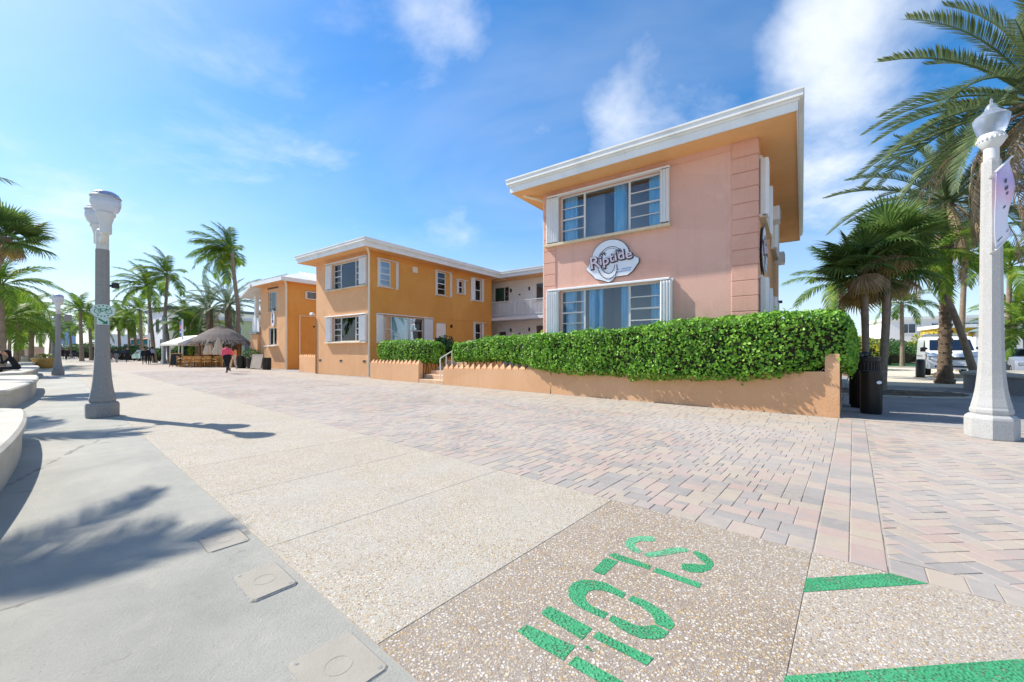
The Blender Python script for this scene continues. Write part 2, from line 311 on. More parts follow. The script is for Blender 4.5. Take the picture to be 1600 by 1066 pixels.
def slab_mesh(w, d, mat):
    m = MB(); m.cbox(.0012, w - .0012, .0012, d - .0012, -.06, 0, .0025); return m.mesh('slab', mat)
std = slab_mesh(1.35, AGN1 - AGN0, m_agg)
for i in range(len(JO) - 1):
    a, b = JO[i], JO[i + 1]
    mt = m_agg_dark if i == 5 else (m_agg_mid if i in (3, 4) else m_agg)
    me = std if (abs(b - a - 1.35) < .002 and mt is m_agg) else slab_mesh(b - a, AGN1 - AGN0, mt)
    o = obj('slab', me, strip, SN(a, AGN1, 0), (0, 0, A_SN))         # local x along s, local y towards the sea side
# local y of that frame points to -n, so the slab hangs from its inland edge
pw = struct(sheet('paver_walk', -12, 150, AGN1 + .004, 10.03, -.09, -.0062, m_bed))
def clip(poly, s0, s1, n0, n1):
    for ax, lim, sg in ((0, s0, 1), (0, s1, -1), (1, n0, 1), (1, n1, -1)):
        outp = []
        for i in range(len(poly)):
            p, q = poly[i], poly[(i + 1) % len(poly)]; dp, dq = (p[ax] - lim) * sg, (q[ax] - lim) * sg
            if dp >= 0: outp.append(p)
            if (dp >= 0) != (dq >= 0):
                t = dp / (dp - dq); outp.append((p[0] + (q[0] - p[0]) * t, p[1] + (q[1] - p[1]) * t))
        poly = outp
        if len(poly) < 3: return []
    return poly
def rect(a, b, c, d): return [(a, c), (b, c), (b, d), (a, d)]
pav = []                                                            # (polygon in s,n ; whole rectangle (s0,s1,n0,n1) or None)
rp = random.Random(3)
J = .0022
def column(s0, s1, n0, n1, lens, start=None):
    n = n0 - rp.random() * .15
    while n < n1:
        l = rp.choice(lens); r = clip(rect(s0 + J, s1 - J, n + J, n + l - J), s0, s1, n0, n1)
        if len(r) == 4 and abs((r[2][1] - r[0][1])) > .035: pav.append((r, (s0, s1, max(n, n0), min(n + l, n1)) if (n >= n0 and n + l <= n1) else None))
        n += l
FN0, FN1, SMAX = AGN1 + .012, 7.93, 34.0
UC = .072                                                         # random ashlar on a fine grid, no running joints
NSX, NNX = int((SMAX - .2) / UC), int((FN1 - FN0) / UC); UN = (FN1 - FN0) / NNX; occ = np.zeros((NSX, NNX), bool)
SIZES = [(2, 3), (3, 2), (2, 2), (3, 2), (2, 3), (1, 2), (2, 4), (3, 3)]
for i in range(NSX):
    for j in range(NNX):
        if occ[i, j]: continue
        opts = SIZES[:]; rp.shuffle(opts); opts += [(2, 1), (1, 2), (1, 1)]
        for a_, b_ in opts:
            if i + a_ <= NSX and j + b_ <= NNX and not occ[i:i + a_, j:j + b_].any(): break
        occ[i:i + a_, j:j + b_] = True; r = (.2 + i * UC, .2 + (i + a_) * UC, FN0 + j * UN, FN0 + (j + b_) * UN)
        pav.append((rect(r[0] + J, r[1] - J, r[2] + J, r[3] - J), r))
for k in range(2): column(-.158 + .1775 * k, -.158 + .1775 * (k + 1), FN0, 9.97, (.235, .235, .16))
# soldier course and 45 degree herringbone on the near side of the band
s = -.165
while s > -7.5:
    w = rp.choice((.115, .16, .235)); pav.append((rect(s - w + J, s - J, FN0, FN0 + .21), None)); s -= w
a, b = .118, .236; c45 = math.cos(math.pi / 4)
def rot45(p): return ((p[0] - p[1]) * c45 - 3.0, (p[0] + p[1]) * c45 + 6.0)
for i in range(-60, 61):
    for j in range(-30, 31):
        ox, oy = i * a + j * 2 * a, i * a - j * 2 * a                # herringbone lattice
        for rr in (rect(ox, ox + b, oy, oy + a), rect(ox, ox + a, oy + a, oy + a + b)):
            q = [rot45(((p[0] - ox - .0) * .985 + ox, (p[1] - oy) * .985 + oy)) for p in rr]
            cs = sum(p[0] for p in q) / 4; cn = sum(p[1] for p in q) / 4
            if not (-7.7 < cs < .1 and 3.2 < cn < 10.2): continue
            q = clip(q, -7.5, -.168, FN0 + .218, 9.97)
            if len(q) >= 3: pav.append((q, None))
def pav_geo(m, poly, z=0.0, drop=.003, ch=.0035, base=-.03):
    n = len(poly); ar = sum(poly[i][0] * poly[(i + 1) % n][1] - poly[(i + 1) % n][0] * poly[i][1] for i in range(n))
    P = [SN(*p) for p in poly]
    P = P[::-1] if ar > 0 else P                                     # (s, n) is left-handed in world
    c = sum((Vector(p) for p in P), Vector()) / n
    top = [p + (c - p).normalized() * min(ch * 1.5, (c - p).length * .4) for p in P]
    vs = [(p.x, p.y, base) for p in P] + [(p.x, p.y, z - drop) for p in P] + [(p.x, p.y, z) for p in top]
    fs = [list(range(2 * n, 3 * n))]
    for k in (0, n):
        for i in range(n): j = (i + 1) % n; fs.append((k + i, k + j, k + n + j, k + n + i))
    m.add(vs, fs)
def px_size(r):
    s0, s1, n0, n1 = r; c = SN((s0 + s1) / 2, (n0 + n1) / 2)
    if c.y < .6 or abs(c.x / c.y) > 1.28 or CAMZ * F / c.y + HY > 1066: return 0
    return (s1 - s0) * (n1 - n0) * F * F * CAMZ / c.y ** 3
ranked = sorted([p for p in pav if p[1]], key=lambda p: -px_size(p[1]))
single = set(id(p) for p in ranked[:290])
rest = MB(); meshes = {}
for p in pav:
    dz = rp.uniform(-.0025, .001)
    if id(p) in single:
        s0, s1, n0, n1 = p[1]; key = (round(s1 - s0, 3), round(n1 - n0, 3))
        if key not in meshes:
            m = MB(); w, d = s1 - s0 - 2 * J, n1 - n0 - 2 * J
            x, y = w / 2, d / 2; c = .0045
            vs = [(sx * x, sy * y, -.03) for sx, sy in ((-1, -1), (1, -1), (1, 1), (-1, 1))] + [(sx * x, sy * y, -.003) for sx, sy in ((-1, -1), (1, -1), (1, 1), (-1, 1))] + [(sx * (x - c), sy * (y - c), 0) for sx, sy in ((-1, -1), (1, -1), (1, 1), (-1, 1))]
            fs = [(8, 9, 10, 11)] + [(k + i, k + (i + 1) % 4, k + 4 + (i + 1) % 4, k + 4 + i) for k in (0, 4) for i in range(4)]
            m.add(vs, fs); meshes[key] = m.mesh('paver', m_pav_o)
        obj('paver', meshes[key], pw, SN((s0 + s1) / 2, (n0 + n1) / 2, dz), (rp.uniform(-.006, .006), rp.uniform(-.006, .006), A_SN))
    else: pav_geo(rest, p[0], dz)
tag(rest.build('paver_field', m_pav_s, pw), kind='stuff')
# cream edging line and the paler strip laid along the walls
pav = []; n = 7.945
rows = [(7.945, 8.06, (.235,))] + [(8.065 + .236 * k, 8.065 + .236 * (k + 1), (.235, .16, .31)) for k in range(8)]
strip2 = MB()
for n0, n1, lens in rows:
    s = .215 - rp.random() * .2
    while s < SMAX:
        l = rp.choice(lens); q = clip(rect(s + J, s + l - J, n0 + J, min(n1, 9.97) - J), .215, SMAX, 7.9, 9.97); s += l
        if len(q) >= 3: pav_geo(strip2, q, rp.uniform(-.003, .001))
tag(strip2.build('paver_border', m_pavb_s, pw), kind='stuff')
sheet('far_pavers', SMAX, 150, AGN1 + .012, 10.0, -.05, -.002, m_pav_s, pw)
sheet('near_pavers', -12, -7.51, AGN1 + .012, 10.0, -.05, -.002, m_pav_s, pw)
struct(sheet('inland_ground', .23, 150, 10.03, 70, -.2, -.004, m_plaza))
struct(sheet('plaza', -30, .22, 10.03, 21, -.2, 0, m_plaza))
struct(sheet('street', -22, .225, 21.02, 60, -.25, -.10, m_asph))
k = MB(); k.prism([SN(s, n).xy[:] for s, n in ((-12, 9.98), (.15, 9.98), (.15, 10.14), (-12, 10.14))], -.05, .006); struct(k.build('plaza_edging', M('pale edging concrete', (170, 158, 144), .9, .1, 2, .3, 60, coords='World')))

# ------------------------------------------------------------------ painted markings on the slabs
def paint(name, c):
    t = NT(name); t.b.inputs['Roughness'].default_value = .6; v = t.coord('World'); vo = t.vor(v, 62)
    wear = t.rng(t.noise(v, 26, 7, .75), .60, .70, 0, .85); col = t.mix(wear, lin(c), lin((150, 138, 122)))
    col = t.mix(t.rng(t.noise(v, 3.5, 5, .6), .45, .75, 0, .35), col, lin((92, 170, 122))); t.base(col); t.bump(t.rng(vo.outputs['Distance'], .2, .5, 1, 0), .8, .005)
    chip = t.math('ADD', t.noise(v, 70, 6, .8), t.math('MULTIPLY', t.noise(v, 5, 5, .65), .35)); al_ = t.rng(chip, .69, .77, 0, .95)
    tr = t.n('ShaderNodeBsdfTransparent'); mx = t.n('ShaderNodeMixShader'); t.l(al_, mx.inputs[0]); t.l(t.b.outputs[0], mx.inputs[1]); t.l(tr.outputs[0], mx.inputs[2]); t.l(mx.outputs[0], t.o.inputs[0]); return t.m
m_green = paint('worn green paint', (58, 148, 98))
m_greenf = paint('faded green paint', (100, 170, 128))
def C1(x, y): return (780 + x / 4.333, 820 + y / 4.333)
LET = {
 'S': [[(1055, 95), (1050, 115), (960, 112), (915, 125), (920, 150), (965, 180), (945, 195), (900, 180), (860, 150), (850, 120), (875, 92), (950, 78), (1030, 80)],
       [(975, 205), (1000, 190), (1090, 178), (1150, 160), (1230, 155), (1285, 170), (1275, 185), (1210, 190), (1150, 205), (1060, 218), (1010, 222)],
       [(1310, 188), (1330, 178), (1400, 205), (1445, 245), (1450, 275), (1430, 305), (1370, 325), (1290, 322), (1235, 303), (1235, 266), (1300, 265), (1365, 272), (1402, 272), (1365, 240)]],
 'L': [[(630, 310), (718, 225), (805, 250), (710, 342), (645, 322)], [(740, 208), (775, 190), (1030, 280), (1015, 305), (800, 240)], [(1040, 318), (1065, 293), (1370, 400), (1355, 432)]],
 'O': [[(855, 465), (835, 500), (750, 460), (690, 445), (640, 442), (600, 455), (580, 485), (590, 520), (630, 555), (740, 600), (705, 637), (570, 575), (500, 530), (468, 480), (470, 430), (500, 395), (560, 375), (640, 378), (720, 395)],
       [(870, 510), (900, 482), (1000, 520), (1100, 580), (1165, 635), (1187, 680), (1160, 715), (1060, 672), (1045, 630), (1010, 590), (950, 550)],
       [(740, 645), (765, 615), (850, 650), (930, 685), (990, 690), (1055, 680), (1148, 728), (1120, 765), (1060, 778), (960, 772), (880, 740), (800, 690)]],
 'W': [[(285, 595), (340, 552), (630, 705), (560, 782), (300, 618)], [(120, 720), (185, 678), (515, 825), (435, 920), (250, 815)], [(632, 765), (670, 725), (1045, 905), (1000, 955), (760, 830)],
       [(465, 945), (520, 890), (960, 1130), (890, 1190)], [(570, 825), (600, 820), (640, 862), (598, 850)]]}
slow = thing('painted_lettering', 'green stencilled word SLOW painted on the brown aggregate slab', 'road marking', SN(.9, 2.0))
def flat_poly(px, mat, parent, name, z0=.001, z1=.0045, origin=(0, 0, 0)):
    m = MB(); m.prism([(p - Vector(origin)).xy[:] for p in px], z0, z1); return m.build(name, mat, parent)
for ch in 'SLOW':
    m = MB()
    for k, pl in enumerate(LET[ch]):
        m.prism([(G(*C1(*p)) - slow.location).xy[:] for p in pl], .0008, .0022, 1 if ch == 'S' and k < 2 else 0)
    o = m.build('letter', [m_green, m_greenf], slow); o['label'] = 'green stencilled letter ' + ch
def C2(x, y): return G(1240 + x / 3.333, 640 + y / 3.333)
for lab, pl in (('short green painted stripe ending in a point at the paver edge', [C2(66, 880), C2(500, 853), C2(700, 908), C2(52, 952)]),
                ('long green painted stripe below the short pointed one', [G(1226, 1057), G(1640, 1027), G(1720, 1075), G(1222, 1085)])):
    c = sum(pl, Vector()) / 4; m = MB(); m.prism([(p - c).xy[:] for p in pl], .0008, .0022); tag(m.build('painted_stripe', m_green, None, loc=c), lab, 'road marking')
# utility covers let into the concrete beside the aggregate
m_cover = M('cover concrete', (156, 149, 136), .85, .08, 6, .3, 60, dirt=(150, 146, 138), dirt_amt=.3)
for lab, s0, s1, n0, n1, z in (('raised beige utility cover with rounded corner and tilted rim', 2.33, 2.72, .665, .93, .012), ('flush beige utility cover nearest the bench side, partly buried in sand', 3.12, 3.46, .65, .93, .006), ('worn utility cover beside the brown aggregate slab corner', 1.42, 1.80, .62, .935, .007)):
    t = thing('utility_cover', lab, 'manhole cover', SN(s0, n1), A_SN)
    w, d = s1 - s0, n1 - n0
    m = MB(); m.cbox(0, w, 0, d, -.02, z - .006, .02); m.build('frame', m_granite2, t)
    m = MB(); m.cbox(.012, w - .012, .012, d - .012, -.02, z, .016); lid = m.build('lid', m_cover, t)
    m = MB(); m.lathe([(.055, z), (.055, z + .001), (.051, z + .001), (.051, z)], 24, (w * .5, d * .5, 0), cap=False); m.build('ring', m_cover, lid)
    m = MB()
    for x, y in ((.05, .05), (w - .05, d - .05)): m.lathe([(.009, z), (.009, z + .0015), (.003, z + .002)], 8, (x, y, 0))
    m.build('bolt', m_granite2, lid)
# ------------------------------------------------------------------ building kit (local x along the face, y inwards, z up)
def facade(m, x0, x1, z0, z1, holes, depth=.14, mi=0):
    xs = sorted({x0, x1, *[h[0] for h in holes], *[h[1] for h in holes]}); zs = sorted({z0, z1, *[h[2] for h in holes], *[h[3] for h in holes]})
    for i in range(len(xs) - 1):
        for j in range(len(zs) - 1):
            cx, cz = (xs[i] + xs[i + 1]) / 2, (zs[j] + zs[j + 1]) / 2
            if any(h[0] < cx < h[1] and h[2] < cz < h[3] for h in holes): continue
            m.add([(xs[i], 0, zs[j]), (xs[i + 1], 0, zs[j]), (xs[i + 1], 0, zs[j + 1]), (xs[i], 0, zs[j + 1])], [(0, 1, 2, 3)], mi)
    for a, b, c, d in holes:
        D = depth
        m.add([(a, 0, c), (b, 0, c), (b, D, c), (a, D, c)], [(0, 1, 2, 3)], mi); m.add([(a, 0, d), (b, 0, d), (b, D, d), (a, D, d)], [(3, 2, 1, 0)], mi)
        m.add([(a, 0, c), (a, 0, d), (a, D, d), (a, D, c)], [(3, 2, 1, 0)], mi); m.add([(b, 0, c), (b, 0, d), (b, D, d), (b, D, c)], [(0, 1, 2, 3)], mi)
def curtain_mesh(w, h, amp=.03, step=.05):
    n = max(6, int(w / step)); m = MB(); vs = []
    for i in range(n + 1):
        x = w * i / n; y = amp * math.sin(i * 1.9) + amp * .5 * math.sin(i * .7 + w * 5); vs += [(x, y, 0), (x, y, h)]
    m.add(vs, [(2 * i, 2 * i + 2, 2 * i + 3, 2 * i + 1) for i in range(n)]); return m.mesh('curtain', m_curtain, True)
def window(parent, loc, rz, w, h, cols, rows, curtains=(), depth=.10, frame=.045, label=None, mat=None, sill=True, room=1.6):
    # cols: cumulative fractions between mullions; rows: panes per column; curtains: (x0, x1) fractions
    mat = mat or m_frame; m = MB(); y0, y1 = depth - .03, depth + .03
    m.box(0, w, y0, y1, 0, frame); m.box(0, w, y0, y1, h - frame, h); m.box(0, frame, y0, y1, frame, h - frame); m.box(w - frame, w, y0, y1, frame, h - frame)
    edges = [0] + list(cols) + [1]; panes = []
    for c in cols: m.box(w * c - .03, w * c + .03, y0 + .004, y1 - .004, frame, h - frame)
    for i in range(len(edges) - 1):
        a = w * edges[i] + (frame if i == 0 else .03); b = w * edges[i + 1] - (frame if i == len(edges) - 2 else .03); r = rows[i]
        zs = [frame + (h - 2 * frame) * k / r for k in range(r + 1)]
        for k in range(r):
            t0 = .014 if k and k != r / 2 else (.024 if k else 0); t1 = .014 if k < r - 1 and k + 1 != r / 2 else (.024 if k < r - 1 else 0)
            if k: m.box(a, b, y0 + .008, y1 - .008, zs[k] - t0, zs[k] + t0)
            panes.append((a, b, zs[k] + t0, zs[k + 1] - t1))
    o = m.build('window', mat, parent, loc=loc, rot=(0, 0, rz))
    if label: o['label'] = label
    for a, b, c, d in panes:
        tilt = random.uniform(-.012, .012); p = MB(); p.box(-(b - a) / 2, (b - a) / 2, -.003, .003, c - (c + d) / 2, d - (c + d) / 2)
        p.build('pane', m_glass, o, loc=((a + b) / 2, depth, (c + d) / 2), rot=(tilt, 0, random.uniform(-.006, .006)))
    for a, b in curtains:
        obj('curtain', curtain_mesh((b - a) * w, h - .03), o, (a * w, depth + .10, .015))
    if sill:
        s_ = MB(); s_.cbox(-.10, w + .10, -.09, depth - .032, -.075, -.004, .012); s_.build('sill', m_sill, o)
    rm = MB(); e = .25                                                 # the room behind the glass: floor, ceiling, side and back walls
    x0, x1, ya, yb, za, zb = -e, w + e, depth + .045, depth + room, -.5, h + .3
    rm.add([(x0, ya, za), (x1, ya, za), (x1, yb, za), (x0, yb, za), (x0, ya, zb), (x1, ya, zb), (x1, yb, zb), (x0, yb, zb)], [(0, 1, 2, 3), (7, 6, 5, 4), (2, 3, 7, 6), (0, 3, 7, 4), (1, 5, 6, 2)])
    rm.build('room', m_room, o); return o
m_sill = M('cream sill paint', (214, 196, 166), .8, .08, 4, .2, 40, dirt=(150, 128, 100), dirt_amt=.45, dirt_scale=2.5, coords='World')
def shutter(parent, loc, rz, w, h, d=.16, label=None):               # accordion storm shutter folded to one side
    m = MB(); n = max(3, int(w / .07)); m.box(-.02, w + .02, -.004 - d * .25, .03, h - .03, h + .03); m.box(-.02, w + .02, -.004 - d * .25, .03, -.03, .03)
    vs = []
    for i in range(2 * n + 1):
        x = w * i / (2 * n); y = -d if i % 2 else -d * .62; vs += [(x, y, .03), (x, y, h - .03)]
    k = len(vs); vs += [(0, 0, .03), (0, 0, h - .03), (w, 0, .03), (w, 0, h - .03)]
    fs = [(2 * i, 2 * i + 2, 2 * i + 3, 2 * i + 1) for i in range(2 * n)] + [(k, 0, 1, k + 1), (k - 2, k + 2, k + 3, k - 1)]
    m.add(vs, fs); o = m.build('shutter', m_metalwhite, parent, loc=loc, rot=(0, 0, rz)); 
    if label: o['label'] = label
    return o
def eaves(parent, x0, x1, y0, y1, o, z, soffit=None, dz=0.0, rise=.75, mat=None):
    X0, X1, Y0, Y1 = x0 - o, x1 + o, y0 - o, y1 + o; soffit = soffit or m_soffit; z += dz
    m = MB(); m.box(X0 + .03, X1 - .03, Y0 + .03, Y1 - .03, z, z + .05); m.build('soffit', soffit, parent)
    def ring(name, a, b, za, zb, mt, th):
        m = MB(); A0, A1, B0, B1 = X0 - a, X1 + a, Y0 - a, Y1 + a
        m.box(A0, A1, B0, B0 + th, za, zb); m.box(A0, A1, B1 - th, B1, za, zb); m.box(A0, A0 + th, B0 + th, B1 - th, za, zb); m.box(A1 - th, A1, B0 + th, B1 - th, za, zb); return m.build(name, mt, parent)
    ring('fascia', 0, 0, z - .03, z + .20, m_fascia, .03); ring('drip_edge', .025, 0, z + .16, z + .215, m_fascia, .02)
    ring('gutter', .085, 0, z + .215, z + .36, m_fascia, .10); ring('gutter_lip', .105, 0, z + .34, z + .385, m_fascia, .03)
    cx0, cx1, cy = X0 + (Y1 - Y0) / 2, X1 - (Y1 - Y0) / 2, (Y0 + Y1) / 2; m = MB()
    if cx0 > cx1: cx0 = cx1 = (X0 + X1) / 2; 
    zt = z + .36; a = .04
    if (Y1 - Y0) > (X1 - X0):
        cy0, cy1 = Y0 + (X1 - X0) / 2, Y1 - (X1 - X0) / 2; c = (X0 + X1) / 2
        vs = [(X0 + a, Y0 + a, zt), (X1 - a, Y0 + a, zt), (X1 - a, Y1 - a, zt), (X0 + a, Y1 - a, zt), (c, cy0, zt + rise), (c, cy1, zt + rise)]
        m.add(vs, [(0, 1, 4), (1, 2, 5, 4), (2, 3, 5), (3, 0, 4, 5), (3, 2, 1, 0)])
    else:
        vs = [(X0 + a, Y0 + a, zt), (X1 - a, Y0 + a, zt), (X1 - a, Y1 - a, zt), (X0 + a, Y1 - a, zt), (cx0, cy, zt + rise), (cx1, cy, zt + rise)]
        m.add(vs, [(0, 1, 5, 4), (1, 2, 5), (2, 3, 4, 5), (3, 0, 4), (3, 2, 1, 0)])
    m.build('roof', mat or m_rooft, parent)
m_rooft = M('white roof membrane', (210, 208, 202), .8, .06, 2)
def downspout(parent, pts, r=.045):
    m = MB(); m.tube(pts, r, 6); m.build('downspout', m_sillw, parent)
m_sillw = M('cream metal', (226, 214, 190), .5, .05, 3)
def ac_unit(parent, loc, rz, w=.62, h=.42, d=.32):
    m = MB(); m.cbox(0, w, -d, .05, 0, h, .015); o = m.build('air_conditioner', m_metalwhite, parent, loc=loc, rot=(0, 0, rz))
    m = MB(); m.box(.05, w - .05, -d - .006, -d + .02, .05, h - .05); gr = m.build('grille', m_dark, o)
    m = MB()
    for k in range(7): z = .07 + (h - .14) * k / 6; m.box(.05, w - .05, -d - .014, -d - .004, z - .006, z + .006)
    m.build('louvre', m_metalwhite, gr)

# ------------------------------------------------------------------ peach corner building
PK = thing('apartment_building', 'two storey peach stucco building with raised quoins, white fascia and round logo sign', 'building', (1.04, 12.9, 0), A_B)
PW, PD, ZS = 5.90, 10.6, 6.38
hU = (.587, 3.67, 4.70, 6.16); hL = (.587, 3.67, 1.80, 3.20)
sideh = [(.95, 2.6, 4.70, 6.05), (5.2, 6.6, 4.8, 6.0), (.95, 2.6, 1.80, 3.1), (5.2, 6.6, 1.9, 3.1)]
lefth = [(1.2, 3.0, 4.7, 6.05), (6, 7.6, 4.7, 6.05), (1.2, 3.0, 1.8, 3.15)]
m = MB(); facade(m, 0, PW, 0, ZS + .02, [hU, hL], .16, 0)
m.T = Matrix.Translation((PW, 0, 0)) @ Matrix.Rotation(R(90), 4, 'Z'); facade(m, 0, PD, 0, ZS + .02, sideh, .14, 1)
m.T = Matrix.Translation((0, PD, 0)) @ Matrix.Rotation(R(-90), 4, 'Z'); facade(m, 0, PD, 0, ZS + .02, [(PD - b, PD - a, c, d) for a, b, c, d in lefth], .14, 1)
m.T = Matrix.Translation((PW, PD, 0)) @ Matrix.Rotation(R(180), 4, 'Z'); facade(m, 0, PW, 0, ZS + .02, [], .1, 1)
m.build('wall', [m_peach, m_peach2], PK)
# quoins: raised blocks round both front corners
qh = .372
for side in (0, 1):
    m = MB()
    if side == 0: m.cbox(-.022, .44, -.022, .30, 0, qh - .018, .010)
    else: m.cbox(PW - .54, PW + .022, -.022, .30, 0, qh - .018, .010)
    me = m.mesh('quoin', m_quoin)
    for k in range(17):
        z = .04 + k * qh
        if z + qh > ZS: break
        if side == 0 and (hU[2] - .25 < z + qh and z < hU[3] + .1 or z < hL[3] + .05 and z + qh > hL[2] - .2) and False: continue
        obj('quoin', me, PK, (0, 0, z))
band = MB(); band.box(.46, PW - .56, -.012, .0, 6.02 + .18, 6.05 + .18); band.build('string_course', m_quoin, PK)
window(PK, (hU[0], 0, hU[2]), 0, hU[1] - hU[0], hU[3] - hU[2], (.262, .715), (4, 1, 4), ((.02, .16), (.55, .67), (.88, .985)), .11)
window(PK, (hL[0], 0, hL[2]), 0, hL[1] - hL[0], hL[3] - hL[2], (.262, .715), (4, 1, 4), ((.03, .15), (.20, .26), (.29, .44), (.62, .70), (.90, .985)), .11)
for hh in (hU, hL):
    m = MB(); m.cbox(hh[0] - .42, hh[1] + .26, -.13, .0, hh[3] + .005, hh[3] + .06, .012); m.build('shutter_track', m_metalwhite, PK)
    m = MB(); m.cbox(hh[0] - .50, hh[1] + .28, -.15, .0, hh[2] - .085, hh[2] - .005, .012); m.build('window_ledge', m_sill, PK)
    shutter(PK, (hh[0] - .44, -.024, hh[2]), 0, .42, hh[3] - hh[2], .13); shutter(PK, (hh[1] + .02, -.004, hh[2]), 0, .22 if hh is hU else .30, hh[3] - hh[2], .16)
RR = R(90)
for a, b, c, d in sideh:
    wv = window(PK, (PW, a, c), RR, b - a, d - c, (.5,), (3, 3), ((.02, .3),), .09)
    shutter(PK, (PW + .024, a - .42 if a < 2 else a - .3, c - .05), RR, .40 if a < 2 else .26, d - c + .1, .17); shutter(PK, (PW + .004, b + .02, c - .05), RR, .24, d - c + .1, .17)
    m = MB(); m.cbox(PW, PW + .14, a - .45, b + .3, c - .10, c - .06, .01); m.build('window_ledge', m_sill, PK)
for a, b, c, d in lefth: window(PK, (0, b, c), -RR, b - a, d - c, (.5,), (3, 3), ((.02, .3),), .09)
ac_unit(PK, (PW, 3.6, 5.35), RR, .62, .42, .30); ac_unit(PK, (PW, 7.6, 4.75), RR, .62, .42, .30)
m = MB(); m.cbox(PW, PW + .2, 8.8, 9.0, 3.3, 3.4, .01); m.build('wall_lamp', m_black, PK)
eaves(PK, 0, PW, 0, PD, .79, ZS)
downspout(PK, [(-.70, -.55, 6.62), (-.70, -.45, 6.50), (-.55, -.25, 6.36), (-.10, .12, 6.22), (-.075, .15, 6.0), (-.075, .15, .1)])

# round logo sign with lettering, hung on the front wall and a twin on the side wall
m_signw = M('white sign board', (224, 228, 234), .5, .03, 4, dirt=(190, 196, 206), dirt_amt=.3)
m_signd = M('dark sign outline', (58, 60, 74), .5, .05, 4); m_signp = M('pink sign lettering', (226, 204, 212), .5, .04, 4); m_signb = M('blue grey sign print', (120, 158, 198), .5, .05, 4)
def logo_sign(label, base, loc, rz, sc=1.0):
    t = thing('logo_sign', label, 'sign', loc, rz); t.scale = (sc, sc, sc)
    V3 = lambda p, y: (p[0], y, p[1])
    outl = [(-.80, -.18), (-.66, .04), (-.60, .12)] + [(-.05 + .56 * math.cos(a), .10 + .50 * math.sin(a)) for a in [math.pi * (1 - i / 14.) for i in range(15)]] + [(.58, .08), (.78, -.04), (.78, -.14), (.62, -.36), (.46, -.47), (.10, -.48), (.02, -.58), (-.10, -.62), (-.24, -.56), (-.50, -.48), (-.60, -.36)]
    Tm = Matrix.Rotation(R(90), 4, 'X')                              # polygon (x, z) -> wall plane, z of the prism towards the viewer
    m = MB(Tm); m.prism([(x * 1.025, z * 1.03) for x, z in outl], 0, .03); m.build('edge', m_signd, t)
    m = MB(Tm); m.prism(outl, .004, .045); m.build('board', m_signw, t)
    m = MB(Tm)                                                        # arch ring
    arc = [(math.pi * (1 - i / 18.)) for i in range(19)]
    for i in range(18):
        for r0, r1 in ((.385, .40), (.345, .352)):
            p = [(-.03 + r * math.cos(a), -.02 + r * 1.06 * math.sin(a)) for r, a in ((r1, arc[i]), (r1, arc[i + 1]), (r0, arc[i + 1]), (r0, arc[i]))]; m.prism(p, .045, .052)
    m.build('arch', m_signd, t)
    m = MB(Tm)                                                        # palms leaning inside the arch
    for cx, cz, sg in ((-.27, .22, 1), (.20, .25, -1)):
        for k in range(7):
            a = R(-30 + 40 * k); q = [(cx, cz), (cx + .07 * math.cos(a) - .012 * math.sin(a), cz + .05 * math.sin(a) + .012), (cx + .13 * math.cos(a), cz + .10 * math.sin(a) - .03)]; m.prism(q, .045, .053)
        m.prism([(cx - .01, cz), (cx + .012, cz), (cx - sg * .06 + .012, cz - .26), (cx - sg * .06 - .01, cz - .26)], .045, .052)
    m.build('palm_emblem', m_signd, t)
    m = MB(Tm)
    for x0, x1, z0, z1 in ((-.30, .30, .06, .075), (-.2, .26, .10, .112), (.02, .10, -.300, -.285), (.16, .22, -.300, -.282), (.30, .58, -.300, -.275), (.05, .56, -.372, -.350)): m.prism([(x0, z0), (x1, z0 + (x1 - x0) * .05), (x1, z1 + (x1 - x0) * .05), (x0, z1)], .045, .051)
    m.build('small_print', m_signb, t)
    m = MB(Tm)                                                        # the wave: tail of the first letter sweeping round
    pts = [(-.40, -.10), (-.34, -.24), (-.24, -.38), (-.10, -.46), (.04, -.42), (.12, -.30), (.13, -.14)]; wd = [.06, .08, .11, .13, .11, .08, .03]
    def ribbon(m, pts, wd, g, z0, z1):
        for i in range(len(pts) - 1):
            (x0, y0), (x1, y1) = pts[i], pts[i + 1]; dx, dy = x1 - x0, y1 - y0; L = math.hypot(dx, dy); nx, ny = -dy / L, dx / L; a, b = wd[i] / 2 + g, wd[i + 1] / 2 + g
            m.prism([(x0 + nx * a, y0 + ny * a), (x1 + nx * b, y1 + ny * b), (x1 - nx * b, y1 - ny * b), (x0 - nx * a, y0 - ny * a)], z0 + i * .0003, z1 + i * .0003)
    ribbon(m, pts, wd, .022, .046, .056); m.build('wave_outline', m_signd, t)
    m = MB(Tm); ribbon(m, pts, wd, 0, .050, .062); m.build('wave', m_signw, t)
    for off, mt, y, nm in ((.026, m_signd, -.058, 'lettering_outline'), (.004, m_signp, -.070, 'lettering')):
        for i, chx in enumerate('Riptide'):
            szz = .50 if i == 0 else .38
            me = text_mesh(chx, szz, .004, off, mt); xx = (-.52, -.325, -.175, .005, .125, .29, .505)[i]; zz_ = (-.02, .02, .015, .065, .085, .10, .10)[i]
            if nm == 'lettering_outline': xx += .012; zz_ -= .016
            o = obj(nm, me, t, (xx, y - i * .0006, zz_), (R(90), R(-8), 0)); o.scale = (1.12, 1, 1)
            # slab serifs give the letters their wood-type look
    return t
logo_sign('white cut-out logo sign reading Riptide between the two front windows', PK, Vector((1.04, 12.9, 3.92)) + Vector((BX.x, BX.y, 0)) * 2.32 - Vector((BY.x, BY.y, 0)) * .03, A_B)
sp = Vector((1.04, 12.9, 3.92)) + Vector((BX.x, BX.y, 0)) * (PW + .03) + Vector((BY.x, BY.y, 0)) * 1.3
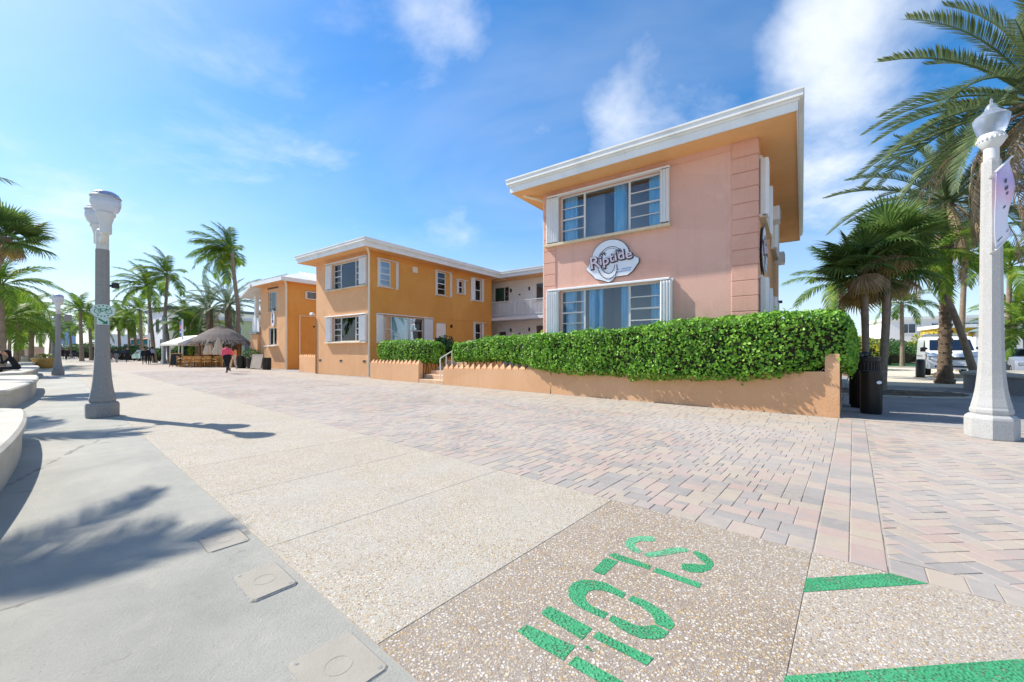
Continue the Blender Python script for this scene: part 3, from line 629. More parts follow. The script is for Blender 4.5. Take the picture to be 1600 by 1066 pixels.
logo_sign('matching Riptide logo sign seen edge-on on the side wall', PK, sp, A_B + RR)

# ------------------------------------------------------------------ orange middle building
OR = thing('apartment_building', 'two storey orange building with white shuttered windows and long side wall', 'building', (-11.36, 23.1, 0), A_B)
OW, OD = 5.16, 9.77
fh = [(1.75, 4.38, 4.70, 6.08), (1.75, 4.38, 1.82, 3.15)]
sh = [(.623, 1.31, 4.68, 6.02), (4.61, 5.35, 4.70, 6.08), (6.42, 6.86, 4.98, 5.80), (8.0, 8.66, 4.70, 6.12), (.79, 3.56, 1.75, 3.18), (4.55, 5.40, .92, 3.02), (8.0, 8.66, 1.9, 3.18)]
m = MB(); facade(m, 0, OW, 0, ZS + .02, fh, .14, 0)
m.T = Matrix.Translation((OW, 0, 0)) @ Matrix.Rotation(RR, 4, 'Z'); facade(m, 0, OD, 0, ZS + .02, sh, .14, 1)
m.T = Matrix.Translation((0, OD, 0)) @ Matrix.Rotation(-RR, 4, 'Z'); facade(m, 0, OD, 0, ZS + .02, [], .1, 1)
m.T = Matrix.Translation((OW, OD, 0)) @ Matrix.Rotation(R(180), 4, 'Z'); facade(m, 0, OW, 0, ZS + .02, [], .1, 1)
m.build('wall', [m_peach2, m_orange], OR)
for hh, cur in ((fh[0], ((.02, .2), (.3, .5))), (fh[1], ((.02, .2), (.28, .79), (.85, .98)))):
    window(OR, (hh[0], 0, hh[2]), 0, hh[1] - hh[0], hh[3] - hh[2], (.27, .80), (4, 1, 4), cur, .11)
    shutter(OR, (hh[0] - .55, -.004, hh[2]), 0, .50, hh[3] - hh[2], .13); shutter(OR, (hh[1] + .03, -.004, hh[2]), 0, .55, hh[3] - hh[2], .14)
    m = MB(); m.cbox(hh[0] - .6, hh[1] + .65, -.16, .0, hh[2] - .09, hh[2] - .035, .012); m.build('window_ledge', m_sill, OR)
    m = MB(); m.cbox(hh[0] - .6, hh[1] + .65, -.15, .0, hh[3] + .035, hh[3] + .08, .012); m.build('shutter_track', m_metalwhite, OR)
for k, (a, b, c, d) in enumerate(sh):
    if k == 5: continue
    if k == 4:
        window(OR, (OW, a, c), RR, b - a, d - c, (.21, .66), (2, 1, 2), ((.02, .1), (.24, .63), (.68, .74)), .10)
        shutter(OR, (OW + .004, a - .40, c), RR, .38, d - c, .13); shutter(OR, (OW + .004, b + .02, c), RR, .62, d - c, .13)
        m = MB(); m.cbox(OW, OW + .14, a - .42, b + .68, d + .035, d + .08, .012); m.build('shutter_track', m_metalwhite, OR)
    else:
        window(OR, (OW, a, c), RR, b - a, d - c, (), (4,) if k < 2 else (2,), ((.03, .3),) if k < 2 else (), .07, mat=m_metalwhite)
        shutter(OR, (OW + .004, a - .16 if k != 3 else a - .42, c - .04), RR, .12 if k != 3 else .38, d - c + .08, .12); shutter(OR, (OW + .004, b + (.30 if k < 2 else .04), c - .04), RR, .12, d - c + .08, .12)
        m = MB(); m.cbox(OW, OW + .13, a - .2, b + .42, d + .045, d + .08, .01); m.build('shutter_track', m_metalwhite, OR)
m = MB(); m.cbox(0, .85, .06, .11, 0, 2.1, .01); dr = m.build('door', m_white, OR, loc=(OW, 4.55, .92), rot=(0, 0, RR))
m = MB()
for x in (.10, .47):
    for z in (.15, .85, 1.5): m.box(x, x + .28, .048, .062, z, z + .5)
m.build('door_panel', m_white, dr); m = MB(); m.sphere((.77, .03, 1.0), .035, 8, 6); m.build('door_knob', m_black, dr)
m = MB(); m.box(.0, .85, .14, .16, -.02, 2.1); m.build('door_back', m_dark, dr)
m = MB(); m.cbox(OW, OW + .02, 4.2, 9.75, 3.27, 3.31, .004); m.build('string_course', m_orange, OR)
m = MB(); m.cbox(OW, OW + .02, .9, 9.75, 6.16, 6.19, .004); m.build('string_course', m_orange, OR)
m = MB(); m.cbox(OW, OW + .12, 2.70, 3.05, 5.70, 6.04, .03); m.build('vent_hood', m_sillw, OR)
m = MB(); m.box(OW, OW + .09, 5.72, 5.82, 2.75, 2.95); m.build('wall_lamp', m_black, OR)
m = MB(); m.box(OW, OW + .07, 5.74, 5.86, 1.5, 1.75); m.build('letter_box', m_black, OR)
for x in (.3, 2.45, 4.6):
    m = MB(); m.box(x, x + .28, -.012, .02, .72, .86); v = m.build('foundation_vent', m_sill, OR)
    m = MB(); 
    for q in range(4): m.box(x + .02 + q * .064, x + .07 + q * .064, -.016, .0, .735, .845)
    m.build('vent_slot', m_dark, v)
m = MB(); m.tube([(.02, -.06, 3.40), (.02, -.22, 3.42), (.14, -.34, 3.40)], .035, 6); m.cbox(.02, .34, -.42, -.28, 3.36, 3.50, .03); m.build('security_camera', m_metalwhite, OR)
eaves(OR, 0, OW, 0, OD, .75, ZS, dz=.0)
downspout(OR, [(OW + .55, -.62, 6.60), (OW + .5, -.5, 6.46), (OW + .12, -.10, 6.22), (OW + .055, -.055, 6.05), (OW + .055, -.055, .05)], .055)
m = MB(); m.tube([(.02, -.035, .02), (.02, -.035, 3.2)], .03, 6); m.build('conduit', M('weathered conduit', (150, 118, 88), .7, .15, 4), OR)

# ------------------------------------------------------------------ white rear wing with the open gallery
RWt = thing('gallery_wing', 'white walled rear wing with open upper gallery and railing between the two buildings', 'building', (-11.36 + BX.x * OW + BY.x * OD, 23.1 + BX.y * OW + BY.y * OD, 0), A_B)
hs = [(-.9 - .0, .45, 4.90, 6.0), (.95, 1.85, 3.66, 5.85), (2.75, 4.0, 4.75, 6.0), (-.5, .2, 2.1, 2.75), (.95, 1.85, .9, 3.05), (2.75, 4.0, 1.9, 3.1)]
GY = 1.43; GX0, GX1 = -3.4, 9.0
m = MB(Matrix.Translation((0, GY, 0))); facade(m, GX0, GX1, 0, ZS, hs, .10); m.T = Matrix.Translation((0, 0, 0)); m.box(GX0, GX0 + .1, .02, GY, 0, ZS - .01); m.box(GX0, GX1, GY + 5.0, GY + 5.1, 0, ZS - .01); m.box(GX1 - .1, GX1, GY + .01, GY + 5.0, 0, ZS - .02); m.build('wall', m_wallwhite, RWt)
m = MB(); m.box(GX0 + .12, GX1, .02, GY - .005, 3.44, 3.64); m.build('gallery_floor', m_wallwhite, RWt)
m_teal = M('teal window blind', (46, 132, 118), .7, .1, 4)
for k, (a, b, c, d) in enumerate(hs):
    if k in (1, 4):
        m = MB(); m.cbox(0, b - a, .04, .09, 0, d - c, .01); o = m.build('door', m_white, RWt, loc=(a, GY, c)); m = MB(); m.sphere((b - a - .1, .02, 1.0), .03, 8, 6); m.build('door_knob', m_black, o)
        m = MB(); m.box(.36, .50, .03, .04, 1.62, 1.72); m.build('door_number', m_dark, o)
    else:
        o = window(RWt, (a, GY, c), 0, b - a, d - c, (.68,) if k < 3 else (), (1, 3) if k < 3 else (1,), (), .07, sill=True)
        if k == 0: m = MB(); m.box(.05, (b - a) * .66, .11, .12, .03, d - c - .03); m.build('blind', m_teal, o)
for x in (.62, 2.2):
    m = MB(); m.cbox(x, x + .1, GY - .10, GY, 5.55, 5.80, .02); m.build('wall_lamp', m_black, RWt); m = MB(); m.cbox(x, x + .1, GY - .10, GY, 2.70, 2.95, .02); m.build('wall_lamp', m_black, RWt)
rail = MB()
for z in (4.70, 3.76): rail.box(GX0 + .15, GX1, .05, .09, z, z + .04)
rl = rail.build('railing', m_metalwhite, RWt)
me = MB().box(-.009, .009, .06, .08, 3.80, 4.70).mesh('baluster', m_metalwhite); mp_ = MB().box(-.022, .022, .05, .09, 3.64, 4.76).mesh('rail_post', m_metalwhite)
x = GX0 + .3; k = 0
while x < GX1:
    obj('rail_post' if k % 12 == 0 else 'baluster', mp_ if k % 12 == 0 else me, rl, (x, 0, 0)); x += .105; k += 1
m = MB()
for x in (-.5, 4.4): m.box(x - .05, x + .05, .03, .13, 0, 3.44)
m.build('gallery_post', m_white, RWt)
eaves(RWt, GX0 + .6, GX1 - .6, .55, GY + 4.5, .60, ZS, dz=-.004, rise=.6)

# ------------------------------------------------------------------ far orange building with the serving window
c3 = G(448, 577.5)
TB = thing('shop_building', 'orange two storey building with white ribbed roof, serving window and wall air conditioner', 'building', c3, A_B)
TW, TD, TZ = 4.3, 9.0, 6.25
th = [(-2.95, -1.55, 4.25, 5.75), (-2.85, -1.55, 1.75, 3.05)]; ts = [(3.0, 4.3, 4.6, 5.95), (3.0, 4.3, 1.35, 3.1)]
m = MB(); facade(m, -TW, 0, 0, TZ, th, .14, 0)
m.T = Matrix.Rotation(RR, 4, 'Z'); facade(m, 0, TD, 0, TZ, ts, .14, 1)
m.T = Matrix.Translation((-TW, TD, 0)) @ Matrix.Rotation(-RR, 4, 'Z'); facade(m, 0, TD, 0, TZ, [], .1, 1)
m.T = Matrix.Translation((0, TD, 0)) @ Matrix.Rotation(R(180), 4, 'Z'); facade(m, 0, TW, 0, TZ, [], .1, 1)
m.build('wall', [m_peach2, m_orange], TB)
o = window(TB, (th[0][0], 0, th[0][2]), 0, 1.4, 1.5, (.2, .8), (4, 1, 4), ((.2, .8),), .10); o = window(TB, (th[1][0], 0, th[1][2]), 0, 1.3, 1.3, (.5,), (1, 1), (), .10, mat=m_metalwhite)
m = MB(); m.box(-3.0, -1.3, -.30, 0, 1.66, 1.72); m.build('serving_shelf', m_white, TB)
for (a, b, c, d) in ts: window(TB, (0, a, c), RR, b - a, d - c, (), (2,), (), .08, mat=m_sillw)
m = MB(); m.cbox(-2.95, -1.3, -.06, 0, 5.95, 6.05, .02); m.build('awning_bracket', M('brown awning bar', (92, 62, 46), .7, .15), TB)
ac_unit(TB, (0, 1.3, 5.15), RR, .95, .58, .22)
downspout(TB, [(.45, -.4, 6.35), (.2, -.15, 6.15), (.06, -.05, 6.0), (.06, -.05, .05)], .07)
m = MB(); m.tube([(.03, .9, .2), (.03, .9, 3.9), (.03, 4.5, 3.9)], .05, 6); m.build('conduit', m_sillw, TB)
m = MB(); m.box(0, .1, 1.9, 2.0, 3.1, 3.2); m.build('wall_lamp', m_black, TB)
for nm, args in (('soffit', (-TW - .6, .55, -.6, TD + .5, TZ, TZ + .05)),):
    m = MB(); m.box(*args); m.build(nm, m_soffit, TB)
m = MB(); X0, X1, Y0, Y1 = -TW - .63, .58, -.63, TD + .53
m.box(X0, X1, Y0, Y0 + .03, TZ - .02, TZ + .25); m.box(X0, X0 + .03, Y0 + .03, Y1, TZ - .02, TZ + .25); m.box(X1 - .03, X1, Y0 + .03, Y1, TZ - .02, TZ + .25); m.build('fascia', m_fascia, TB)
m = MB(); zt, ri = TZ + .25, 1.0; cx = (X0 + X1) / 2; hy = Y0 + (X1 - X0) / 2
m.add([(X0, Y0, zt), (X1, Y0, zt), (X1, Y1, zt), (X0, Y1, zt), (cx, hy, zt + ri), (cx, Y1 - 2.6, zt + ri)], [(0, 1, 4), (1, 2, 5, 4), (2, 3, 5), (3, 0, 4, 5)]); rf = m.build('roof', m_rooft, TB)
mr = MB(); mr.tube([(X1 - .02, 0, zt + .03), (cx + .1, 0, zt + ri - .02)], .055, 6); me = mr.mesh('roof_rib', m_white); y = hy - .2
while y < Y1 - 2.5: obj('roof_rib', me, rf, (0, y, 0)); y += .36
mr = MB(); mr.tube([(0, Y0 + .02, zt + .03), (0, Y0 + .9, zt + .4)], .05, 6); me = mr.mesh('roof_rib', m_white)
for k in range(11): obj('roof_rib', me, rf, (cx - 1.7 + .34 * k, 0, 0))
# porch at its seaward corner
m = MB(); m.box(-TW - 1.3, -TW - .02, -.2, 3.0, 0, 2.6, 0); m.build('porch_base', m_peach2, TB); m = MB(); m.box(-TW - 1.4, -TW - .02, -.3, 3.1, 2.61, 2.8); m.build('porch_coping', m_granite2, TB)
m = MB(); m.box(-TW - .75, -TW - .5, -.15, .1, 2.8, 5.6); m.build('porch_post', m_white, TB); m = MB(); m.box(-TW - 1.2, -TW - .03, -.1, -.04, 2.8, 3.9); m.build('porch_panel', m_wallwhite, TB)
m = MB(); m.add([(-TW - 1.9, -.7, 5.5), (-TW - .05, -.7, 6.2), (-TW - .05, 3, 6.2), (-TW - 1.9, 3, 5.5), (-TW - 1.9, -.7, 5.75), (-TW - .05, -.7, 6.42), (-TW - .05, 3, 6.42), (-TW - 1.9, 3, 5.75)], [(0, 3, 2, 1), (4, 5, 6, 7), (0, 1, 5, 4), (1, 2, 6, 5), (2, 3, 7, 6), (3, 0, 4, 7)]); m.build('porch_roof', m_fascia, TB)
# little oval sign on its front
t = thing('oval_sign', 'small white oval sign with dark figure above the serving window', 'sign', c3 + Vector((BX.x, BX.y, 0)) * -2.05 - Vector((BY.x, BY.y, 0)) * .02 + Vector((0, 0, 3.75)), A_B)
Tm = Matrix.Rotation(R(90), 4, 'X'); m = MB(Tm); m.prism([(.28 * math.cos(a), .62 * math.sin(a)) for a in [2 * math.pi * i / 20 for i in range(20)]], 0, .05); m.build('board', m_signw, t)
m = MB(Tm); m.prism([(-.06, .35), (.06, .35), (.08, .1), (-.08, .1)], .05, .06); m.prism([(-.12, -.12), (.12, -.12), (.10, -.34), (-.10, -.34)], .05, .06); m.prism([(-.1, .05), (.1, .05), (.04, -.08), (-.04, -.08)], .05, .06); m.build('figure', m_signd, t)
# ------------------------------------------------------------------ foliage materials
def leafmat(name, stops, rough=.38, trans=.22, island=True, spec=.5):
    t = NT(name); rnd = t.n('ShaderNodeNewGeometry').outputs['Random Per Island'] if island else t.n('ShaderNodeObjectInfo').outputs['Random']
    v = t.coord('World'); x = t.math('ADD', t.math('MULTIPLY', rnd, .52), t.math('MULTIPLY', t.noise(v, 2.1, 5, .65), .56)); c = t.ramp(x, stops); t.base(c)
    t.b.inputs['Roughness'].default_value = rough; t.b.inputs['Specular IOR Level'].default_value = spec
    tl = t.n('ShaderNodeBsdfTranslucent'); t.l(c, tl.inputs[0]); mx = t.n('ShaderNodeMixShader'); mx.inputs[0].default_value = trans; t.l(t.b.outputs[0], mx.inputs[1]); t.l(tl.outputs[0], mx.inputs[2]); t.l(mx.outputs[0], t.o.inputs[0]); return t.m
m_hedge = leafmat('glossy hedge leaf', [(.22, (52, 94, 32)), (.40, (96, 150, 50)), (.60, (138, 190, 66)), (.84, (164, 206, 88)), (.96, (176, 206, 96)), (1.0, (160, 136, 66))], .42, .35, spec=.35)
m_hcore = M('dark light blocking core', (48, 46, 26), .95, .3, 6, .5, 20, coords='World')  # flat dark colour for the light-blocking shells added inside hedges and bushes
m_date = leafmat('date palm leaflet', [(.1, (66, 86, 58)), (.45, (90, 110, 72)), (.75, (118, 130, 84)), (.95, (146, 146, 94))], .55, .3, spec=.3)
m_dead = leafmat('dead palm frond', [(.1, (120, 100, 76)), (.5, (152, 130, 102)), (.9, (176, 156, 126))], .8, .15)
m_coco = leafmat('coconut palm leaflet', [(.1, (58, 98, 36)), (.45, (92, 128, 44)), (.75, (134, 154, 52)), (.95, (182, 170, 64))], .6, .4, spec=.2)
m_fan = leafmat('fan palm blade', [(.1, (62, 92, 50)), (.5, (94, 124, 62)), (.8, (124, 146, 74)), (.97, (156, 158, 92))], .5, .35, spec=.3)
m_ydry = leafmat('yellowing palm blade', [(.1, (140, 122, 60)), (.5, (172, 150, 74)), (.9, (198, 172, 88))], .6, .3)
m_shrub = leafmat('yellow green shrub leaf', [(.1, (84, 116, 30)), (.5, (134, 158, 44)), (.9, (206, 176, 48))], .45, .3)
m_bush = leafmat('mid green bush leaf', [(.1, (38, 74, 30)), (.5, (60, 104, 42)), (.9, (92, 132, 58))], .45, .25)
m_trunk = M('palm trunk bark', (134, 118, 100), .95, .25, 5, .8, 26, coords='World')
m_trunkd = M('rough date palm bark', (104, 88, 72), .95, .35, 7, .9, 18, coords='World')
def leaf_cloud(P, Nrm, size, rs, tan=None):
    """folded diamond leaves at points P with outward normals"""
    n = len(P); d = Nrm + rs.normal(0, .55, (n, 3)); d /= np.linalg.norm(d, axis=1)[:, None]
    r = rs.normal(0, 1, (n, 3)); r[:, 2] += .25; t = r - d * (r * d).sum(1)[:, None]; t /= np.linalg.norm(t, axis=1)[:, None] + 1e-9; w = np.cross(d, t)
    L = size * rs.uniform(.5, 1.3, n)[:, None]; t = t * .85 + d * .35
    a = P - t * L * .5; b = P + t * L * .5; c1 = P + w * L * .32 + d * L * .10; c2 = P - w * L * .32 + d * L * .10
    V = np.stack([a, c1, b, c2], 1).reshape(-1, 3); i = np.arange(n) * 4
    Fc = np.concatenate([np.stack([i, i + 2, i + 1], 1), np.stack([i, i + 3, i + 2], 1)]); return V, Fc
def vnoise(x, seed, f):                                              # smooth 1-3D value noise made of sines
    rs = np.random.RandomState(seed); o = np.zeros(len(x))
    for k in range(6): w = rs.normal(0, f * (1 + k * .5), x.shape[1]); o += np.sin(x @ w + rs.uniform(0, 6)) / (1 + k * .4)
    return o / 3.2
def hedge(name, label, ss, nfs, nbs, zbs, zts, nleaf, size, group=None, mat=None, cat='hedge', p=4.0, seed=1):
    rs = np.random.RandomState(seed); s0, s1 = ss[0], ss[-1]; base = SN((s0 + s1) / 2, (nfs[0] + nbs[0]) / 2)
    t = thing(name, label, cat, base)
    def shape(s, phi, shrink=0.0):
        nf, nb, zb, zt = (np.interp(s, ss, q) for q in (nfs, nbs, zbs, zts)); nc, zc = (nf + nb) / 2, (zb + zt) / 2
        e = np.clip(np.minimum(s - s0, s1 - s) / .38, 0, 1); k = np.power(1 - np.power(1 - e, 2.6), 1 / 2.6) * .97 + .03
        a, b = np.maximum((nb - nf) / 2 * k - shrink, .02), np.maximum((zt - zb) / 2 * k - shrink, .02)
        r = np.power(np.abs(np.cos(phi) / a) ** p + np.abs(np.sin(phi) / b) ** p, -1 / p); n_, z_ = r * np.cos(phi), r * np.sin(phi)
        gx, gz = np.sign(n_) * np.abs(n_ / a) ** (p - 1) / a, np.sign(z_) * np.abs(z_ / b) ** (p - 1) / b; g = np.hypot(gx, gz) + 1e-9
        return nc + n_, zc + z_, gx / g, gz / g
    # leaves
    M_ = nleaf; s = rs.uniform(s0, s1, M_); k = int(M_ * .06); s[:k] = s0 + rs.uniform(0, .15, k); s[k:2 * k] = s1 - rs.uniform(0, .15, k)
    u = rs.uniform(0, 1, M_); W_, H_ = 1.0, 1.15; per = 2 * (W_ + H_); q = u * per; x = np.where(q < H_, -W_ / 2, np.where(q < H_ + W_, q - H_ - W_ / 2, np.where(q < 2 * H_ + W_, W_ / 2, 0))); z = np.where(q < H_, q - H_ / 2, np.where(q < H_ + W_, H_ / 2, np.where(q < 2 * H_ + W_, q - H_ - W_ - H_ / 2, -H_ / 2))); x = np.where(q >= 2 * H_ + W_, rs.uniform(-.5, .5, M_), x)
    nn, zz_, gx, gz = shape(s, np.arctan2(z, x)); P3 = np.stack([s, nn, zz_], 1)
    dis = vnoise(P3, seed + 5, 1.6) * .075 + vnoise(P3, seed + 9, 5) * .06 + (rs.rand(M_) < .03) * rs.uniform(.02, .10, M_) - rs.exponential(.045, M_); nn = nn + gx * dis; zz_ = zz_ + gz * dis
    es = np.where(s - s0 < .25, -1.0, np.where(s1 - s < .25, 1.0, 0)) * .9
    Wp = np.stack([DS.x * s + DN.x * nn - base.x, DS.y * s + DN.y * nn - base.y, zz_], 1); Nw = np.stack([DS.x * es + DN.x * gx, DS.y * es + DN.y * gx, gz], 1)
    V, Fc = leaf_cloud(Wp, Nw, size, rs); tag(obj('foliage', np_mesh('foliage', V, Fc, mat or m_hedge), t), kind='stuff')
    # solid dark core, added inside the leaves to block light
    ns, nphi = 40, 18; S_ = np.linspace(s0 + .03, s1 - .03, ns); ph = np.linspace(0, 2 * np.pi, nphi, endpoint=False); V = []
    for sv in S_:
        a_, b_, _, _ = shape(np.full(nphi, sv), ph, .10); V.append(np.stack([DS.x * sv + DN.x * a_ - base.x, DS.y * sv + DN.y * a_ - base.y, b_], 1))
    V = np.concatenate(V); Fc = [(i * nphi + j, i * nphi + (j + 1) % nphi, (i + 1) * nphi + (j + 1) % nphi, (i + 1) * nphi + j) for i in range(ns - 1) for j in range(nphi)]
    obj('core', np_mesh('core', V, Fc, m_hcore), t)
    m = MB()
    sv = s0 + .3
    while sv < s1 - .2:
        nc = float(np.interp(sv, ss, np.array(nfs) * .4 + np.array(nbs) * .6)) + rs.uniform(-.1, .1); b = SN(sv, nc) - base; zt_ = float(np.interp(sv, ss, zbs)) + .3
        m.tube([b, b + Vector((rs.uniform(-.05, .05), rs.uniform(-.05, .05), zt_ * .5)), b + Vector((rs.uniform(-.15, .15), rs.uniform(-.15, .15), zt_))], [.022, .018, .012], 5); sv += .22
    m.build('stems', m_trunkd, t); return t

# ------------------------------------------------------------------ garden walls, crest stones, steps and rail
def garden_wall(label, s0, s1, n0, n1, h0, h1, crest, mat):
    t = thing('garden_wall', label, 'wall', SN(s0, n0)); m = MB(); P = [SN(s, n) - t.location for s, n in ((s0, n0), (s1, n0), (s1, n1), (s0, n1))]; h = (h0, h1, h1, h0)
    m.add([(p.x, p.y, -.02) for p in P] + [(p.x, p.y, hh) for p, hh in zip(P, h)], [(0, 1, 2, 3), (7, 6, 5, 4), (1, 0, 4, 5), (2, 1, 5, 6), (3, 2, 6, 7), (0, 3, 7, 4)]); m.build('wall', mat, t)
    if crest:
        m = MB(); w = .125; m.add([(-w, -w * .75, 0), (w, -w * .75, 0), (w, w * .75, 0), (-w, w * .75, 0), (-w, -w * .75, .03), (w, -w * .75, .03), (w, w * .75, .03), (-w, w * .75, .03), (-.018, -.012, .185), (.018, -.012, .185), (.018, .012, .185), (-.018, .012, .185)],
            [(0, 1, 5, 4), (1, 2, 6, 5), (2, 3, 7, 6), (3, 0, 4, 7), (4, 5, 9, 8), (5, 6, 10, 9), (6, 7, 11, 10), (7, 4, 8, 11), (8, 9, 10, 11), (3, 2, 1, 0)]); me = m.mesh('crest_stone', mat)
        s = crest[0]
        while s < crest[1]:
            f = (s - s0) / (s1 - s0); o = obj('crest_stone', me, t, SN(s, (n0 + n1) / 2) - t.location + Vector((0, 0, h0 + (h1 - h0) * f - .003)), (random.uniform(-.04, .04), random.uniform(-.04, .04), A_SN + random.uniform(-.08, .08))); o.scale = (random.uniform(.9, 1.08),) * 2 + (random.uniform(.88, 1.12),); s += .295
    return t
m_low = stucco('tan wall stucco', (219, 174, 134), (211, 164, 122), (184, 136, 98))
gw = garden_wall('long tan stucco planter wall under the big hedge, raised pier at its end', .215, 12.16, 10.04, 10.26, .90, .61, (7.6, 12.1), m_low)
m = MB(); P = [SN(s, n) - gw.location for s, n in ((.205, 10.03), (.43, 10.03), (.43, 10.28), (.205, 10.28))]; m.prism([p.xy[:] for p in P], -.02, 1.25); m.build('end_pier', m_low, gw)
m = MB(); P = [SN(s, n) - gw.location for s, n in ((.21, 10.285), (.40, 10.285), (.40, 12.4), (.21, 12.4))]; m.prism([p.xy[:] for p in P], -.02, .88); m.build('return_wall', m_low, gw)
garden_wall('short tan stucco wall with pointed crest stones left of the steps', 13.74, 17.55, 10.04, 10.26, .74, .74, (13.85, 17.5), m_low)
p = G(481, 583); tw = toSN(p)
garden_wall('low crested wall between the two orange buildings', 24.1, 26.6, 10.35, 10.55, .95, .95, (24.2, 26.6), m_peach2)
st = thing('steps', 'tan concrete entrance steps between the two crested walls', 'steps', SN(12.17, 10.0), A_SN)
m_step = M('painted step concrete', (206, 172, 138), .85, .1, 3, .3, 60, dirt=(150, 120, 96), dirt_amt=.4)
for k, (z0, z1) in enumerate(((0, .15), (0, .32), (0, .49), (0, .66), (0, .9))):
    m = MB(); y = -(.05 + .32 * k); m.cbox(.005, 1.565, y - (.345 if k < 4 else 2.2), y, z0 - .02, z1, .012); m.build('step' if k < 4 else 'landing', m_step, st)
hr = thing('handrail', 'white metal handrail with balusters beside the entrance steps', 'railing', SN(12.42, 10.12), A_SN)
m = MB(); a, b = (0, 0, 1.02), (0, -1.5, 1.72)
m.tube([(0, .02, .86), (0, 0, 1.0), a, b, (0, -1.9, 1.74)], .024, 8); m.build('top_rail', m_metalwhite, hr)
for k in range(6): y = -.3 * k; z = 1.02 + .7 * k / 5; m = MB(); m.tube([(0, y, .16 + .15 * k if k < 5 else .9), (0, y, z)], .017 if 0 < k < 5 else .024, 6); m.build('post' if k in (0, 5) else 'baluster', m_metalwhite, hr)

hedge('hedge', 'long glossy green hedge spilling over the tan planter wall', [-.06, .12, .41, .81, 1.7, 3.0, 4.1, 5.5, 7.35, 8.4, 9.8, 11.0, 11.9],
      [10.2, 10.06, 9.99, 9.86, 9.74, 9.74, 9.74, 9.76, 9.80, 9.98, 10.12, 10.16, 10.2], [10.95, 11.1, 11.2, 11.1, 10.85, 10.75, 10.62, 10.5, 10.36, 11.0, 11.1, 11.1, 11.0],
      [.62, .85, .95, .82, .62, .60, .60, .63, .70, .90, 1.0, .96, .86], [2.04, 2.08, 2.10, 2.10, 2.10, 2.02, 1.94, 1.88, 1.86, 1.83, 1.82, 1.74, 1.58], 46000, .09, seed=3, p=5.0)
hedge('hedge', 'short trimmed green hedge behind the crested wall left of the steps', [13.45, 14.0, 15.5, 17.2, 17.75], [10.7, 10.45, 10.4, 10.4, 10.45], [11.3, 11.3, 11.2, 11.0, 10.9], [.8, .8, .78, .8, .85], [1.7, 1.78, 1.80, 1.82, 1.80], 11000, .085, seed=11)
hedge('shrub', 'yellow green croton shrub behind the hedge beside the peach building', [8.4, 9.0, 9.6], [12.4, 12.2, 12.4], [13.4, 13.5, 13.4], [.8, .7, .8], [2.1, 2.25, 2.05], 1800, .11, mat=m_shrub, cat='shrub', p=2.2, seed=21)
hedge('shrub', 'dark leafy plant beside the orange building door', [14.2, 14.9, 15.6], [12.0, 11.9, 12.0], [12.6, 12.7, 12.6], [1.0, .9, 1.0], [1.95, 2.05, 1.95], 700, .13, mat=m_bush, cat='shrub', p=2.2, seed=23)

# ------------------------------------------------------------------ lamp posts
PH8 = math.pi / 8
m_globe = None
def globe_mat(name, c, rough, tr):
    t = NT(name); t.base(lin(c)); t.b.inputs['Roughness'].default_value = rough; t.b.inputs['Transmission Weight'].default_value = tr; t.b.inputs['IOR'].default_value = 1.25; t.b.inputs['Coat Weight'].default_value = .4; return t.m
m_globe = globe_mat('frosted lamp globe', (206, 216, 230), .3, .75); m_globeg = globe_mat('grey tinted lamp globe', (214, 219, 226), .22, .25)
m_capmet = M('silver lamp cap', (176, 182, 192), .3, .05, 3, metal=.6)
m_lampw = M('pale lamp casting', (206, 208, 206), .55, .06, 4, .2, 50, dirt=(160, 158, 150), dirt_amt=.35)
def lathe_part(parent, name, prof, mat, n=24, c=(0, 0, 0), ph=0.0, smooth=True):
    m = MB(); m.lathe(prof, n, c, ph); return m.build(name, mat, parent, smooth)
def globe_head(parent, c, k=.80):
    x, y, z = c
    h = lathe_part(parent, 'lamp_head', [(.06, -.60), (.085, -.58), (.085, -.40), (.115, -.27), (.14, -.235), (.14, -.20), (.105, -.165)], m_lampw, 20, c); h.scale = (1, 1, 1)
    for nm, prof, mt in (('globe', [(.15, -.24), (.225, -.18), (.268, -.06), (.272, .03), (.25, .115)], m_globeg), ('cap_band', [(.272, .10), (.28, .125), (.262, .15)], m_capmet), ('cap', [(.25, .15), (.235, .20), (.17, .25), (.08, .275), (.004, .28)], m_capmet)):
        m = MB(); m.lathe([(r * k, zz_ * k) for r, zz_ in prof], 24, c); m.build(nm, mt, h, True)
def twin_lamp(label, loc):
    t = thing('street_lamp', label, 'street lamp', loc, math.atan2(-DS.y, -DS.x))         # local x towards the viewer along the walk
    lathe_part(t, 'plinth', [(.25, 0), (.257, .02), (.257, .25), (.24, .285), (.207, .30)], m_granite2, 8, ph=PH8, smooth=False)
    lathe_part(t, 'shaft', [(.196, .301), (.207, .33), (.207, .37), (.192, .40), (.19, .43), (.166, .56), (.145, .74), (.130, .95), (.119, 1.2), (.114, 1.5), (.107, 3.32)], m_granite2, 8, ph=PH8, smooth=False)
    lathe_part(t, 'collar', [(.10, 3.321), (.10, 3.66), (.09, 3.70), (.07, 3.72)], m_lampw, 8, ph=PH8, smooth=False)
    m = MB(); m.tube([(-.56, 0, 3.55), (-.34, 0, 3.50), (0, 0, 3.48), (.34, 0, 3.50), (.56, 0, 3.55)], [.05, .06, .075, .06, .05], 8); m.tube([(-.45, 0, 3.54), (0, 0, 3.64), (.45, 0, 3.54)], [.03, .05, .03], 6); m.build('cross_arm', m_lampw, t, True)
    globe_head(t, (.56, 0, 4.12)); globe_head(t, (-.56, 0, 4.12)); return t
L1 = G(160, 651)
tl1 = twin_lamp('stone street lamp with twin globes and a bicycle sign on its shaft', L1); tl1.rotation_euler.z += R(1)
